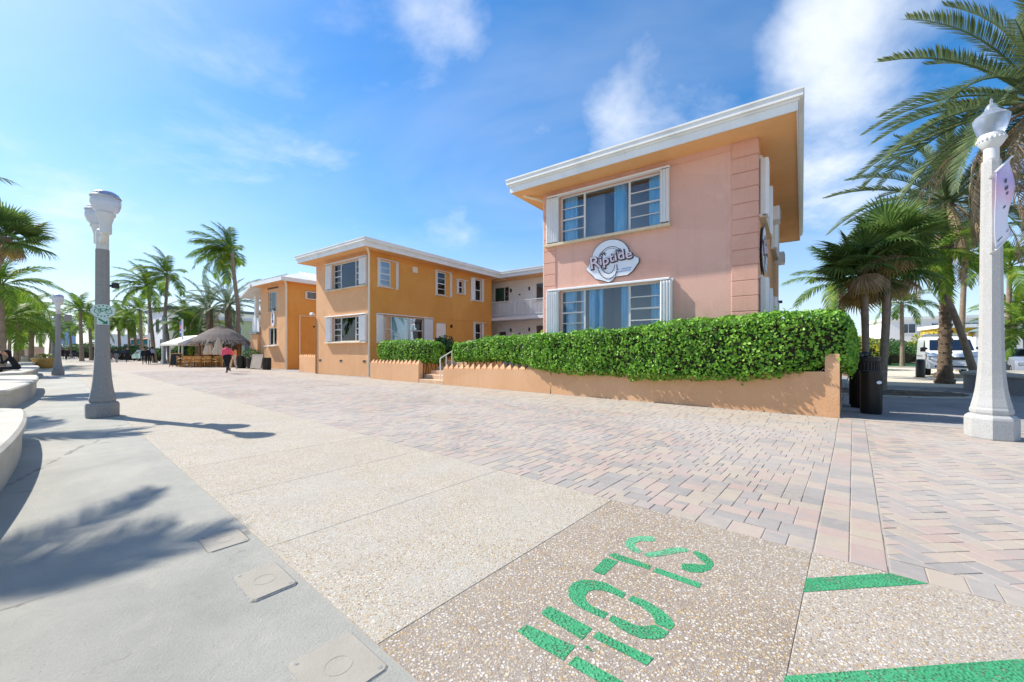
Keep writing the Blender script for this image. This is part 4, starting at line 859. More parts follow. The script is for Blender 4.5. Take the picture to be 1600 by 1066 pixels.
m = MB(); m.cbox(-.06, .05, .13, .24, 2.58, 2.69, .02); m.box(-.02, .02, .08, .14, 2.60, 2.64); m.build('camera_box', m_dark, tl1)
SGN = math.atan2(DN.y, DN.x)
bs = thing('bicycle_sign', 'oval green and white bicycle sign with arrow plate on the twin globe lamp', 'sign', L1 + Vector((-DS.x, -DS.y, 0)) * .125 + Vector((0, 0, 2.09)), SGN)
bs.scale = (.74,) * 3
m_sgrn = M('sign green', (46, 124, 86), .5, .08, 8); m_spale = M('sign pale green', (196, 214, 206), .45, .06, 8)
m = MB(Tm); m.prism([(.235 * math.cos(2 * math.pi * i / 24), .185 * math.sin(2 * math.pi * i / 24)) for i in range(24)], 0, .008); m.build('plate', m_spale, bs)
m = MB(Tm)
for cx in (-.10, .11):
    for i in range(16):
        a, b = 2 * math.pi * i / 16, 2 * math.pi * (i + 1) / 16; m.prism([(cx + r * math.cos(q), -.005 + r * math.sin(q)) for r, q in ((.068, a), (.068, b), (.052, b), (.052, a))], .008, .011)
def stroke(m, p, q, w, z0=.008, z1=.0115):
    d = Vector(q) - Vector(p); d.normalize(); nrm = Vector((-d.y, d.x)) * w / 2; p, q = Vector(p), Vector(q); m.prism([(p + nrm)[:], (q + nrm)[:], (q - nrm)[:], (p - nrm)[:]], z0, z1)
for p, q in (((-.10, -.005), (-.05, .075)), ((-.05, .075), (.07, .06)), ((.07, .06), (.11, -.005)), ((-.05, .06), (0, -.01)), ((0, -.01), (.07, .06)), ((-.10, -.005), (0, -.01)), ((.07, .06), (.06, .09))): stroke(m, p, q, .014)
m.build('bicycle_symbol', m_sgrn, bs)
m = MB(Tm)
for k in range(5): a = R(140 - 25 * k); m.prism([(.175 * math.cos(a) + x, .142 * math.sin(a) + z) for x, z in ((-.018, -.016), (.016, -.016), (.018, .014), (-.014, .016))], .008, .011)
for k in range(4): a = R(235 + 23 * k); m.prism([(.165 * math.cos(a) + x, .135 * math.sin(a) + z) for x, z in ((-.018, -.016), (.016, -.016), (.018, .014), (-.014, .016))], .008, .011)
tag(m.build('arched_print', m_sgrn, bs), kind='stuff')
m = MB(Tm); m.prism([(-.115, -.185), (.115, -.185), (.115, -.36), (-.115, -.36)], .002, .010); m.build('arrow_plate', m_spale, bs)
m = MB(Tm); stroke(m, (-.085, -.205), (.035, -.30), .045, .010, .0135); m.prism([(.09, -.345), (.085, -.245), (.055, -.262), (-.005, -.332), (-.01, -.345)], .010, .0135); m.build('arrow', m_sgrn, bs)
dstep = 21.4
for k, lab in ((1, 'second twin globe lamp along the walk, with a speaker box on its shaft'), (2, 'third twin globe lamp along the walk, beyond the bowl planter'), (3, 'fourth twin globe lamp, far down the walk')):
    q = L1 + Vector((DS.x, DS.y, 0)) * dstep * k + Vector((DN.x, DN.y, 0)) * (-.35)
    t2 = twin_lamp(lab, q)
    m = MB(); m.cbox(-.16, .16, .22, .50, 2.95, 3.30, .02); m.box(-.03, .03, .08, .23, 3.1, 3.16); m.build('speaker_box', m_granite2, t2)
# single acorn lamp on the paver side
L2 = Vector((7.20, 5.98, 0))
al = thing('street_lamp', 'pale stone street lamp with frosted acorn globe and pennant banner', 'street lamp', L2, R(20)); al.scale = (.64, .64, 1)
lathe_part(al, 'plinth', [(.42, 0), (.43, .02), (.43, .29), (.415, .32), (.36, .355)], m_granite, 8, ph=PH8, smooth=False)
lathe_part(al, 'shaft', [(.325, .356), (.345, .39), (.345, .43), (.325, .46), (.32, .49), (.285, .60), (.25, .75), (.222, .95), (.205, 1.2), (.196, 1.5), (.188, 2.0), (.160, 4.12), (.15, 4.16)], m_granite, 8, ph=PH8, smooth=False)
lathe_part(al, 'neck', [(.12, 4.161), (.13, 4.18), (.125, 4.20), (.125, 4.34), (.15, 4.36), (.21, 4.42), (.23, 4.47), (.22, 4.52), (.20, 4.55)], m_lampw, 24)
bme = MB().sphere((.225, 0, 4.47), .024, 6, 4).mesh('bead', m_lampw, True)
for i in range(20): obj('bead', bme, al, (0, 0, 0), (0, 0, 2 * math.pi * i / 20))
lathe_part(al, 'globe', [(.20, 4.551), (.235, 4.60), (.275, 4.70), (.298, 4.78), (.30, 4.80), (.255, 4.84), (.19, 4.87)], m_globe, 28)
lathe_part(al, 'lid', [(.192, 4.871), (.15, 4.90), (.11, 4.925), (.10, 4.96), (.07, 5.0), (.028, 5.02), (.022, 5.05), (.03, 5.065), (.015, 5.09), (.003, 5.095)], m_globe, 24)
bn = thing('banner', 'pink and white pennant banner hung from the acorn lamp', 'banner', L2 + Vector((-.17, -.18, 0)), math.atan2(.30, .95))
def banner_mat():
    t = NT('printed banner cloth'); v = t.n('ShaderNodeTexCoord').outputs['Object']; sx = t.n('ShaderNodeSeparateXYZ'); t.l(v, sx.inputs[0])
    x = t.math('ADD', sx.outputs[2], t.math('MULTIPLY', t.noise(v, 4, 3), .35)); c = t.ramp(t.rng(x, 2.9, 4.3, 0, 1), [(.1, (226, 228, 240)), (.45, (222, 222, 238)), (.62, (226, 190, 214)), (.8, (190, 172, 214)), (1, (206, 198, 226))]); t.base(c); t.b.inputs['Roughness'].default_value = .8; return t.m
m_ban = banner_mat(); vs = []; NX, NZ = 6, 14
for i in range(NX + 1):
    for j in range(NZ + 1):
        x = .40 * i / NX; z = 2.78 + 1.12 * j / NZ; vs.append((x + .03, .03 * math.sin(j * .55) * (i / NX) + .008 * math.sin(i * 1.2 + j * .3), z + x * .70))
fs = [(i * (NZ + 1) + j, (i + 1) * (NZ + 1) + j, (i + 1) * (NZ + 1) + j + 1, i * (NZ + 1) + j + 1) for i in range(NX) for j in range(NZ)]
m = MB(); m.add(vs, fs); o = m.build('cloth', m_ban, bn, True); sm = o.modifiers.new('thickness', 'SOLIDIFY'); sm.thickness = .004
m = MB(); m.tube([(.16, .14, 3.86), (.02, 0, 3.91), (.45, 0, 4.21)], .014, 6); m.tube([(.16, .14, 2.74), (.02, 0, 2.77), (.45, 0, 3.06)], .012, 6); m.build('bracket', m_metalwhite, bn)
m = MB()
def cloth_y(x, z): i, j = (x - .03) / .40 * NX, (z - 2.78) / 1.12 * NZ; return .03 * math.sin(j * .55) * (i / NX) + .008 * math.sin(i * 1.2 + j * .3)
for x, z, w, h in ((.25, 3.62, .04, .06), (.23, 3.52, .07, .05), (.25, 3.44, .05, .04), (.18, 3.28, .06, .03), (.08, 2.86, .3, .015)):
    y0, y1 = cloth_y(x, z) - .008, cloth_y(x + w, z) - .008; q = (x - .03) * .7; m.add([(x, y0, z + q), (x + w, y1, z + q + w * .7), (x + w, y1, z + h + q + w * .7), (x, y0, z + h + q)], [(0, 1, 2, 3)])
m.build('print', m_signd, bn)
# ------------------------------------------------------------------ palms
def pinnate(name, L, nl, ll, droop, mat, seed, vee=.35, lw=.022, fwd=.55, hang=.25, ragged=0.0, stalk=.14):
    rs = np.random.RandomState(seed); V = []; Fc = []
    def pos(t): return Vector((L * (t - droop * .10 * t ** 3), 0, L * (.10 * math.sin(t * 2.2) * (1 - droop * .3) - droop * .52 * t ** 2.3)))
    def dr(t): return (pos(min(1, t + .01)) - pos(t - .01)).normalized()
    m = MB(); ts = [i / 9 for i in range(10)]; m.tube([pos(t) for t in ts], [.032 * (1 - t) * (L / 3.5) + .005 for t in ts], 5)
    for i in range(nl):
        t = stalk + (1 - stalk) * (i + .5) / nl
        for sd in (-1, 1):
            if ragged and rs.rand() < ragged: continue
            p = pos(t); d = dr(t); up = Vector((-d.z, 0, d.x)); l = ll * (math.sin(math.pi * (.12 + .80 * (t - stalk) / (1 - stalk))) ** .7) * rs.uniform(.82, 1.12)
            f = fwd + .5 * t + rs.uniform(-.10, .10); side = Vector((0, sd, 0)); q = (d * f + side * (1 - .35 * t) + up * (vee + rs.uniform(-.12, .12))).normalized()
            mid = p + q * l * .55 - Vector((0, 0, hang * l * .10)); tip = p + q * l - Vector((0, 0, hang * l * .55)); wv = (d - q * d.dot(q)).normalized() * lw * rs.uniform(.8, 1.2)
            b = len(m.v); m.v += [tuple(p - wv * .6), tuple(p + wv * .6), tuple(mid + wv), tuple(mid - wv), tuple(tip)]; m.f += [[b, b + 1, b + 2, b + 3], [b + 3, b + 2, b + 4]]; m.m += [0, 0]
    return m.mesh(name, mat)
def fan(name, Lp, Lb, nseg, mat, seed, spread=230, droop=.25):
    rs = np.random.RandomState(seed); m = MB(); m.tube([(0, 0, 0), (Lp * .5, 0, Lp * .04), (Lp, 0, 0)], [.016, .012, .010], 5)
    for i in range(nseg):
        a = R(-spread / 2 + spread * (i + .5) / nseg); l = Lb * (.62 + .38 * math.cos(a * .75)) * rs.uniform(.93, 1.05); da = R(spread / nseg) * .52
        c, s_ = math.cos(a), math.sin(a); hub = Vector((Lp, 0, 0)); fold = .02 * (1 if i % 2 else -1)
        def P(r, o, z): return hub + Vector((r * math.cos(a + o), r * math.sin(a + o), z))
        m1 = .55 * l; dz = -droop * l * (.35 + .65 * abs(s_))
        b = len(m.v); m.v += [tuple(hub), tuple(P(m1, -da, fold + dz * .22)), tuple(P(m1, da, -fold + dz * .22)), tuple(P(l * .82, da * .35, dz * .62)), tuple(P(l * .82, -da * .35, dz * .62)), tuple(P(l, 0, dz * 1.15 + rs.uniform(-.03, .01)))]
        m.f += [[b, b + 1, b + 2], [b + 1, b + 4, b + 3, b + 2], [b + 4, b + 5, b + 3]]; m.m += [0, 0, 0]
    return m.mesh(name, mat)
def trunk_mesh(pts, r0, r1, n=10, rings=26, rough=.06, flare=1.35, mat=None, seed=0, stubs=False):
    rs = np.random.RandomState(seed); pts = [Vector(p) for p in pts]; m = MB(); P = []; rad = []
    seg = len(pts) - 1
    for i in range(rings * 2 + 1):
        t = i / (rings * 2); f = t * seg; k = min(int(f), seg - 1); u = f - k
        p0, p1, p2, p3 = pts[max(k - 1, 0)], pts[k], pts[k + 1], pts[min(k + 2, seg)]
        P.append(.5 * ((2 * p1) + (p2 - p0) * u + (2 * p0 - 5 * p1 + 4 * p2 - p3) * u * u + (3 * p1 - p0 - 3 * p2 + p3) * u ** 3))
        rad.append((r0 + (r1 - r0) * t) * (1 + (rough if i % 2 else -rough)) * (1 + (flare - 1) * math.exp(-t * 14)) * rs.uniform(.98, 1.02))
    m.tube(P, rad, n)
    if stubs:                                                        # old leaf bases spiralling up the trunk
        H = P[-1].z - P[0].z; nst = int(H * 26)
        for i in range(nst):
            t = (i + 1) / (nst + 1); j = min(int(t * rings * 2), rings * 2); a = i * 2.4; c = P[j]; rr = rad[j]; d = Vector((math.cos(a), math.sin(a), 0)); s_ = Vector((-d.y, d.x, 0)); w = .055 + .02 * rs.rand()
            b = c + d * rr * .9; m.add([b - s_ * w - Vector((0, 0, .05)), b + s_ * w - Vector((0, 0, .05)), b + s_ * w * .6 + d * .05 + Vector((0, 0, .07)), b - s_ * w * .6 + d * .05 + Vector((0, 0, .07)), b + Vector((0, 0, .09))], [(0, 1, 2, 3), (3, 2, 4), (1, 4, 2), (0, 3, 4)])
    return m.mesh('trunk', mat or m_trunk, True)
FR = {}
def fronds(kind):
    if kind in FR: return FR[kind]
    if kind == 'date': r = [pinnate('frond', 4.3, 84, .56, d, m_date, 40 + i, .42, .018, .6, .12) for i, d in enumerate((.35, .6, .85))]
    elif kind == 'datefar': r = [pinnate('frond', 3.6, 30, .5, d, m_date, 50 + i, .42, .03, .6, .12) for i, d in enumerate((.4, .7, 1.0))]
    elif kind == 'dead': r = [pinnate('dead_frond', 3.9, 46, .40, d, m_dead, 60 + i, -.1, .016, .9, .9, .15) for i, d in enumerate((1.0, 1.35))]
    elif kind == 'coco': r = [pinnate('frond', 3.2, 46, .85, d, m_coco, 70 + i, .15, .034, .35, .8) for i, d in enumerate((.5, .8, 1.1))]
    elif kind == 'fan': r = [fan('fan_leaf', .75, 1.0, 34, m_fan, 80 + i, 250, d) for i, d in enumerate((.15, .35, .55))]
    elif kind == 'fandry': r = [fan('dry_fan_leaf', .6, .85, 26, mm, 90 + i, 200, .9) for i, mm in enumerate((m_dead, m_ydry))]
    FR[kind] = r; return r
def crown(t, c, spec, wind=None, seed=0, scale=1.0, bend=0.0):
    """spec: (kind, count, elevation low, high, scale)"""
    rs = random.Random(seed); c = Vector(c)
    for kind, cnt, e0, e1, sc in spec:
        ms = fronds(kind)
        for i in range(cnt):
            f = (i + .5) / cnt; el = e0 + (e1 - e0) * f + rs.uniform(-7, 7); az = i * 137.5 + rs.uniform(-14, 14) + seed * 31
            me = ms[min(len(ms) - 1, int((1 - f) * len(ms)))]
            az = R(az)
            if wind is not None:
                dlt = (az - wind + math.pi) % (2 * math.pi) - math.pi; az = wind + dlt * (1 - bend); el += 12 * math.cos(dlt)
            o = obj(me.name.split('.')[0], me, t, c + Vector((math.cos(az), math.sin(az), 0)) * .06 * scale, (rs.uniform(-.25, .25), -R(el), az)); q = sc * scale * rs.uniform(.88, 1.1); o.scale = (q, q, q)
def palm(label, base, top, spec, r0, r1, mid=None, name='palm_tree', wind=None, bend=0.0, seed=0, scale=1.0, mat=None, stubs=False, rough=.05, group=None, rings=26, flare=1.35):
    base, top = Vector(base), Vector(top); t = thing(name, label, 'palm tree', base, 0, group); tp = top - base
    md = (Vector(mid) - base) if mid is not None else tp * .5
    obj('trunk', trunk_mesh([(0, 0, -.05), md * .55 + Vector((0, 0, 0)), md, (md + tp) * .5, tp], r0, r1, 10, rings, rough, flare, mat, seed, stubs), t)
    crown(t, tp, spec, wind, seed, scale, bend); return t
# --- right side: date palms, fan palm clump, coconut palms
DATE = [('date', 20, 0, 78, 1.0), ('date', 20, -32, 30, 1.0), ('dead', 12, -62, -24, 1.0)]
palm('tall date palm with rough dark trunk and mixed green and dead fronds', UY(1476, 16.8), UY(1480, 16.8, 7.6), DATE, .20, .17, seed=4, mat=m_trunkd, stubs=True, scale=.92, flare=1.7, rough=.07)
palm('date palm rising from the round planter with long fronds and brown dead ones', (16.4, 11.6, .5), UY(1632, 11.6, 8.5), [('date', 24, 5, 78, 1.0), ('date', 32, -26, 34, 1.02), ('dead', 18, -48, -10, 1.0)], .26, .21, seed=9, mat=m_trunkd, stubs=True, rough=.07)
FANC = [('fan', 9, 25, 80, 1.0), ('fan', 11, -15, 35, 1.05), ('fandry', 6, -75, -40, .95)]
fb = UY(1366, 13.2)
for k, (dx, dy, h, lx, ly, lab) in enumerate(((-.34, -.1, 4.1, -.25, -.2, 'fan palm at the hedge side of the clump'), (.0, .25, 3.8, .1, .3, 'fan palm at the back of the clump, shorter than its neighbours'), (.02, -.25, 4.75, .0, -.25, 'tallest fan palm of the clump behind the black bins'), (.32, .05, 4.0, .25, .0, 'fan palm at the street side of the clump'))):
    palm(lab, fb + Vector((dx, dy, 0)), fb + Vector((dx + lx, dy + ly, h)), FANC, .095, .085, name='fan_palm', seed=20 + k, scale=.84, rough=.02, flare=1.2)
COC = [('coco', 9, 25, 75, 1.0), ('coco', 9, -25, 25, 1.0)]
WINDR = math.pi
palm('leaning pale palm trunk beside the round planter in front of the van', UY(1530, 14.5), UY(1452, 15.2, 5.0), [('coco', 7, 10, 60, .62), ('coco', 6, -40, 10, .62)], .12, .09, seed=31, mid=UY(1497, 14.9, 2.3), rough=.02)
palm('slim coconut palm at the street corner beyond the acorn lamp', UY(1573, 22), UY(1578, 22, 6.0), COC, .13, .10, seed=33, scale=.7, rough=.02)
palm('coconut palm far up the street beside the green verge', UY(1410, 34), UY(1409, 34, 5.4), COC, .16, .12, seed=35, scale=.72, rough=.02)
palm('palm behind the hedge with yellow tinged fronds', UY(1322, 21), UY(1313, 21, 4.9), COC, .16, .12, seed=37, scale=.75, rough=.02)
palm('palm above the white van roof', UY(1500, 27), UY(1508, 27, 8.0), COC, .17, .13, seed=39, scale=.95, rough=.02)
palm('low bushy palm beside the green dumpster', UY(1606, 21), UY(1604, 21, 2.6), COC, .15, .13, seed=41, scale=.6, rough=.02)
palm('palm at the far kerb beyond the dumpster', UY(1585, 31), UY(1586, 31, 4.6), COC, .16, .13, seed=43, scale=.75, rough=.02)
# --- far walk palms blown by the wind, and date palms by the thatched hut
wl = R(168)
palm('tall windblown coconut palm beside the far orange building', UY(368, 36), UY(362, 36, 10.2), [('coco', 12, 15, 75, 1.0), ('coco', 10, -30, 25, 1.0)], .22, .13, mid=UY(372, 36, 5), wind=wl, bend=.62, seed=51, rough=.02)
palm('windblown coconut palm with green crown in front of the white modern house', UY(266, 44), UY(262, 44, 9.7), COC, .2, .12, mid=UY(258, 44, 5), wind=wl, bend=.5, seed=53, rough=.02)
palm('windblown yellowing coconut palm beside its greener neighbour', UY(242, 45), UY(231, 45, 8.6), COC, .2, .12, mid=UY(236, 45, 4.5), wind=wl, bend=.5, seed=55, rough=.02)
DF = [('datefar', 16, 0, 75, 1.0), ('datefar', 10, -30, 25, 1.0), ('dead', 5, -65, -35, .8)]
palm('date palm directly behind the thatched hut', UY(359, 39), UY(356, 39, 5.9), DF, .33, .28, seed=57, mat=m_trunkd, rough=.06)
palm('date palm on the seaward side behind the thatched hut', UY(330, 41), UY(327, 41, 5.7), DF, .33, .28, seed=59, mat=m_trunkd, rough=.06)
for k, (u, Y, h, lab) in enumerate(((128, 52, 6.6, 'bushy coconut palm just past the second lamp'), (143, 58, 5.2, 'lower palm behind the twin globe lamp'), (188, 62, 5.6, 'palm over the teal cafe roof'), (213, 64, 6.0, 'palm right of the teal cafe roof'), (222, 58, 7.2, 'slim palm behind the yellowing pair'), (112, 80, 6.0, 'far palm at the end of the walk'), (203, 75, 7.0, 'distant palm behind the cafe'), (296, 46, 4.8, 'low palm in front of the white modern house'), (165, 70, 6.5, 'distant palm behind the lamp shaft'), (310, 42, 3.6, 'short palm beside the blue banner'))):
    palm(lab, UY(u, Y), UY(u - 3, Y, h), COC, .22, .15, seed=61 + k, wind=wl, bend=.2, rough=.02)
# --- beach side palms at the left
palm('fan palm with thick crown leaning in from the beach side', UY(-75, 12.0), UY(10, 13.2, 5.05), [('fan', 14, 25, 85, 1.0), ('fan', 18, -20, 40, 1.0), ('fandry', 6, -70, -35, .8)], .17, .15, mid=UY(-40, 12.4, 2.6), name='fan_palm', seed=81, scale=.72)
palm('young coconut palm below the leaning fan palm', UY(4, 22), UY(2, 22, 5.0), COC, .14, .1, seed=83, scale=.72, rough=.02)
palm('yellowing palm behind the seated person', UY(6, 27), UY(5, 27, 3.3), COC, .16, .12, seed=85, scale=.8, rough=.02)
palm('palm in the beach grove with bent trunk', UY(34, 36), UY(42, 36, 4.7), COC, .2, .14, seed=87, mid=UY(33, 36, 2.2), scale=.85, rough=.02)
palm('low yellow palm in the beach grove', UY(48, 33), UY(50, 33, 3.3), [('coco', 16, -25, 70, 1.0)], .18, .14, seed=89, scale=.72, rough=.02)
palm('dark leaning trunk palm of the beach grove', UY(24, 30), UY(30, 30, 4.0), COC, .17, .12, seed=91, scale=.72, rough=.02)
for k, (u, Y) in enumerate(((14, 60), (62, 68), (78, 75))):
    palm(('farthest palm of the beach grove', 'distant palm beyond the bowl planter', 'distant palm beside the far lamps')[k], UY(u, Y), UY(u + 2, Y, 5.2), COC, .22, .15, seed=93 + k, rough=.02)
# beach palms standing just beyond the left edge of the view, whose crowns shade the concrete
palm('coconut palm beside the near bench on the beach side', (-10.6, 4.2, 0), (-10.2, 4.5, 7.3), [('coco', 6, 15, 70, 1.0), ('coco', 6, -20, 20, 1.0)], .17, .12, seed=97, scale=.55, rough=.02)
palm('coconut palm by the gap between the benches', (-12.0, 7.0, 0), (-12.3, 7.6, 4.6), [('coco', 6, 10, 60, 1.0), ('coco', 5, -20, 20, 1.0)], .15, .11, seed=99, scale=.55, rough=.02)

# ------------------------------------------------------------------ right side objects
def bin_(label, loc, rz, r, h, ribs):
    t = thing('litter_bin', label, 'bin', loc, rz); lathe_part(t, 'body', [(r * .94, 0), (r * .96, .03), (r, .06), (r, h - .06), (r * 1.02, h - .05), (r * 1.02, h)], m_black, 28)
    lathe_part(t, 'rim', [(r * 1.02, h + .001), (r * 1.05, h + .02), (r * 1.04, h + .045), (r * .8, h + .05)], m_black, 28)
    me = MB().box(r - .004, r + .012, -.012, .012, .07, h - .07).mesh('slat', m_black)
    for k in range(ribs): obj('slat', me, t, (0, 0, 0), (0, 0, 2 * math.pi * k / ribs))
    m = MB(); m.lathe([(r * .8, h + .051), (r * .5, h + .03), (r * .1, h + .03)], 20); m.build('opening', m_dark, t); return t
b1 = bin_('tall ribbed black litter bin with rubbish on its rim', G(1371, 640) + Vector((.0, .32, 0)), 0, .265, 1.12, 30)
b2 = bin_('smaller glossy black round bin in front of the ribbed one', G(1369, 648) + Vector((.04, .16, 0)), 0, .18, .84, 0)
m = MB(); m.lathe([(.055, 0), (.055, .006), (.02, .008)], 16, (0, 0, 0), sy=.6); m.build('badge', m_signw, b2, loc=(.0, -.181, .66), rot=(R(90), 0, 0))
t = thing('litter', 'crumpled black bag lying on the ribbed bin rim', 'litter', b1.location + Vector((-.12, -.1, 1.165))); rs = random.Random(5); m = MB()
for k in range(5): m.sphere((rs.uniform(-.12, .16), rs.uniform(-.06, .06), rs.uniform(.03, .07)), rs.uniform(.045, .075), 7, 5)
m.build('bag', m_black, t)
pc = Vector((17.0, 12.2, 0)); PR = 2.1
t = thing('round_planter', 'round grey concrete planter wall with rounded coping', 'planter', pc)
lathe_part(t, 'wall', [(PR, -.02), (PR, .50)], m_granite2, 64); lathe_part(t, 'coping', [(PR - .25, .501), (PR + .05, .501), (PR + .07, .54), (PR + .05, .60), (PR, .62), (PR - .28, .62), (PR - .32, .56)], m_conc, 64)
lathe_part(t, 'soil', [(PR - .02, .47), (.01, .52)], m_soil, 40)
t = thing('bollard', 'dark grey round bollard in front of the white van', 'bollard', UY(1438, 19.6)); lathe_part(t, 'post', [(.17, 0), (.165, .85), (.15, .90), (.05, .915)], m_black, 16); lathe_part(t, 'base_ring', [(.24, 0), (.24, .03), (.18, .04)], m_black, 16)
# planting bed ringed by a flush curved kerb
bc = G(1372, 613); 
m = MB(); m.lathe([(2.0, .002), (2.0, .012), (.01, .02)], 40, sx=1.0, sy=.62); o = struct(m.build('planting_bed', m_soil, loc=bc, rot=(0, 0, R(-25))))
m = MB(); m.lathe([(2.02, -.02), (2.02, .03), (2.30, .03), (2.30, -.02)], 48, sx=1.0, sy=.66, cap=False); struct(m.build('bed_kerb', m_conc, loc=bc, rot=(0, 0, R(-25))))
m = MB(); rs = random.Random(8)
for k in range(46):
    a, q = rs.uniform(0, 6.28), rs.uniform(.1, 2.3); p = Vector((q * math.cos(a), q * .62 * math.sin(a) - rs.uniform(0, .5), .025)); d = rs.uniform(0, 6.28); l = rs.uniform(.12, .4)
    m.tube([p, p + Vector((math.cos(d) * l * .5, math.sin(d) * l * .5, .03)), p + Vector((math.cos(d + .3) * l, math.sin(d + .3) * l, .005))], [.006, .012, .004], 4)
tag(m.build('fallen_fronds', m_dead, loc=bc), 'dry frond scraps scattered on the planting bed and paving', 'debris', kind='stuff')
# van
VY = 21.0; vl = UY(1449, VY); vd = DN.to_3d()
vt = thing('van', 'white cargo van with roof rack parked behind the date palm', 'van', vl + Vector((.759, -.651, 0)) * .95, math.atan2(-DN.y, -DN.x))   # local x = forward
m_vw = M('white van paint', (232, 234, 236), .25, .02, 2, coat=.6); m_tyre = M('tyre rubber', (30, 30, 32), .8, .1); m_vglass = M('dark van glass', (28, 38, 52), .08, .05, spec=.9); m_chrome = M('bright trim', (190, 192, 196), .2, .03, metal=.9)
prof = [(-5.0, .42), (-5.0, 1.75), (-4.85, 2.02), (-4.4, 2.10), (-1.75, 2.08), (-1.45, 1.98), (-.78, 1.30), (-.10, 1.12), (.02, 1.0), (.06, .55), (0, .38)]
m = MB(); hw = .95; k = len(prof); secs = []
for y, ins in ((-hw, .0), (-hw, 0), (hw, 0)): pass
vs = []
for y, f in ((-hw, .0), (-hw * .86, 1), (hw * .86, 1), (hw, .0)):
    for x, z in prof:
        zz_ = z + (.03 if f and z > 1.9 else 0); xx = x + (.10 if f and x > -.2 and z < 1.3 else 0); yy = y * (1 - max(0, (z - 1.1)) * .09); vs.append((xx, yy, zz_))
fs = [list(range(k - 1, -1, -1)), list(range(3 * k, 4 * k))] + [(j * k + i, j * k + (i + 1) % k, (j + 1) * k + (i + 1) % k, (j + 1) * k + i) for j in range(3) for i in range(k)]
m.add(vs, fs); m.build('body', m_vw, vt, True)
def vquad(name, pts, mat, parent=vt): m = MB(); n_ = len(pts); m.add(pts, [list(range(n_))]); return m.build(name, mat, parent)
wsx = lambda z: -1.45 + (1.98 - z) / .68 * .67
o = vquad('windscreen', [(wsx(1.36) + .035, -.80, 1.36), (wsx(1.36) + .035, .80, 1.36), (wsx(1.92) + .03, .74, 1.92), (wsx(1.92) + .03, -.74, 1.92)], m_vglass)
for sg in (-1, 1):
    yy = lambda z, e=.006: sg * (hw * (1 - max(0, z - 1.1) * .09) + e)
    o = vquad('side_window', [(-1.95, yy(1.35), 1.35), (-1.12, yy(1.35), 1.35), (-1.52, yy(1.88), 1.88), (-1.95, yy(1.88), 1.88)], m_vglass)
    m = MB(); m.cbox(-1.02, -.86, sg * 1.0 - .13, sg * 1.0 + .13, 1.28, 1.52, .03); m.build('mirror', m_black, vt)
    m = MB(); y = sg * (hw + .004); m.box(-4.6, -2.2, min(y, y - sg * .02), max(y, y - sg * .02), 1.02, 1.05); m.build('side_rail', m_dark, vt)
    for x in (-.95, -4.05):
        m = MB(); m.T = Matrix.Translation((x, sg * .86, .34)) @ Matrix.Rotation(R(90), 4, 'X'); m.lathe([(.20, -.11), (.33, -.11), (.34, -.08), (.34, .08), (.33, .11), (.20, .11)], 24, cap=False); w_ = m.build('wheel', m_tyre, vt, True)
        m = MB(); m.T = Matrix.Translation((x, sg * .86, .34)) @ Matrix.Rotation(R(90), 4, 'X'); m.lathe([(.21, -.10), (.20, -.06), (.05, -.075), (.05, .075), (.20, .06), (.21, .10)], 20); m.build('rim', m_chrome, w_, True)
        m = MB(); m.T = Matrix.Translation((x, sg * (hw + .004), .36)) @ Matrix.Rotation(R(90), 4, 'X'); m.lathe([(.40, -.004), (.40, .004)], 24); m.build('wheel_arch', m_dark, vt)
    m = MB(); m.cbox(.0, .115, sg * .72 - .2, sg * .72 + .2, .86, 1.04, .02); m.build('headlight', m_chrome, vt)
m = MB(); m.cbox(.03, .17, -.5, .5, .86, 1.0, .02); m.build('grille', m_dark, vt); m = MB(); m.cbox(.03, .19, -.9, .9, .40, .62, .03); bp = m.build('bumper', m_vw, vt); m = MB(); m.box(.15, .20, -.7, .7, .47, .56); m.build('air_intake', m_dark, bp); m = MB(); m.box(.18, .20, -.26, .26, .63, .75); m.build('number_plate', m_signw, vt)
m = MB(); m.box(-3.0, -2.5, hw + .004, hw + .01, .9, .901) if False else m.box(-.62, -.36, -hw - .009, -hw - .001, .98, 1.14); m.build('door_emblem', M('brown door emblem', (150, 96, 84), .5, .1), vt)
m = MB()
for x in (-4.2, -3.4, -2.6, -1.9): m.box(x - .02, x + .02, -.75, .75, 2.22, 2.26); m.box(x - .02, x + .02, -.75, -.71, 2.08, 2.22); m.box(x - .02, x + .02, .71, .75, 2.08, 2.22)
m.box(-4.4, -1.8, -.77, -.73, 2.262, 2.30); m.box(-4.4, -1.8, .73, .77, 2.262, 2.30); m.build('roof_rack', m_chrome, vt)
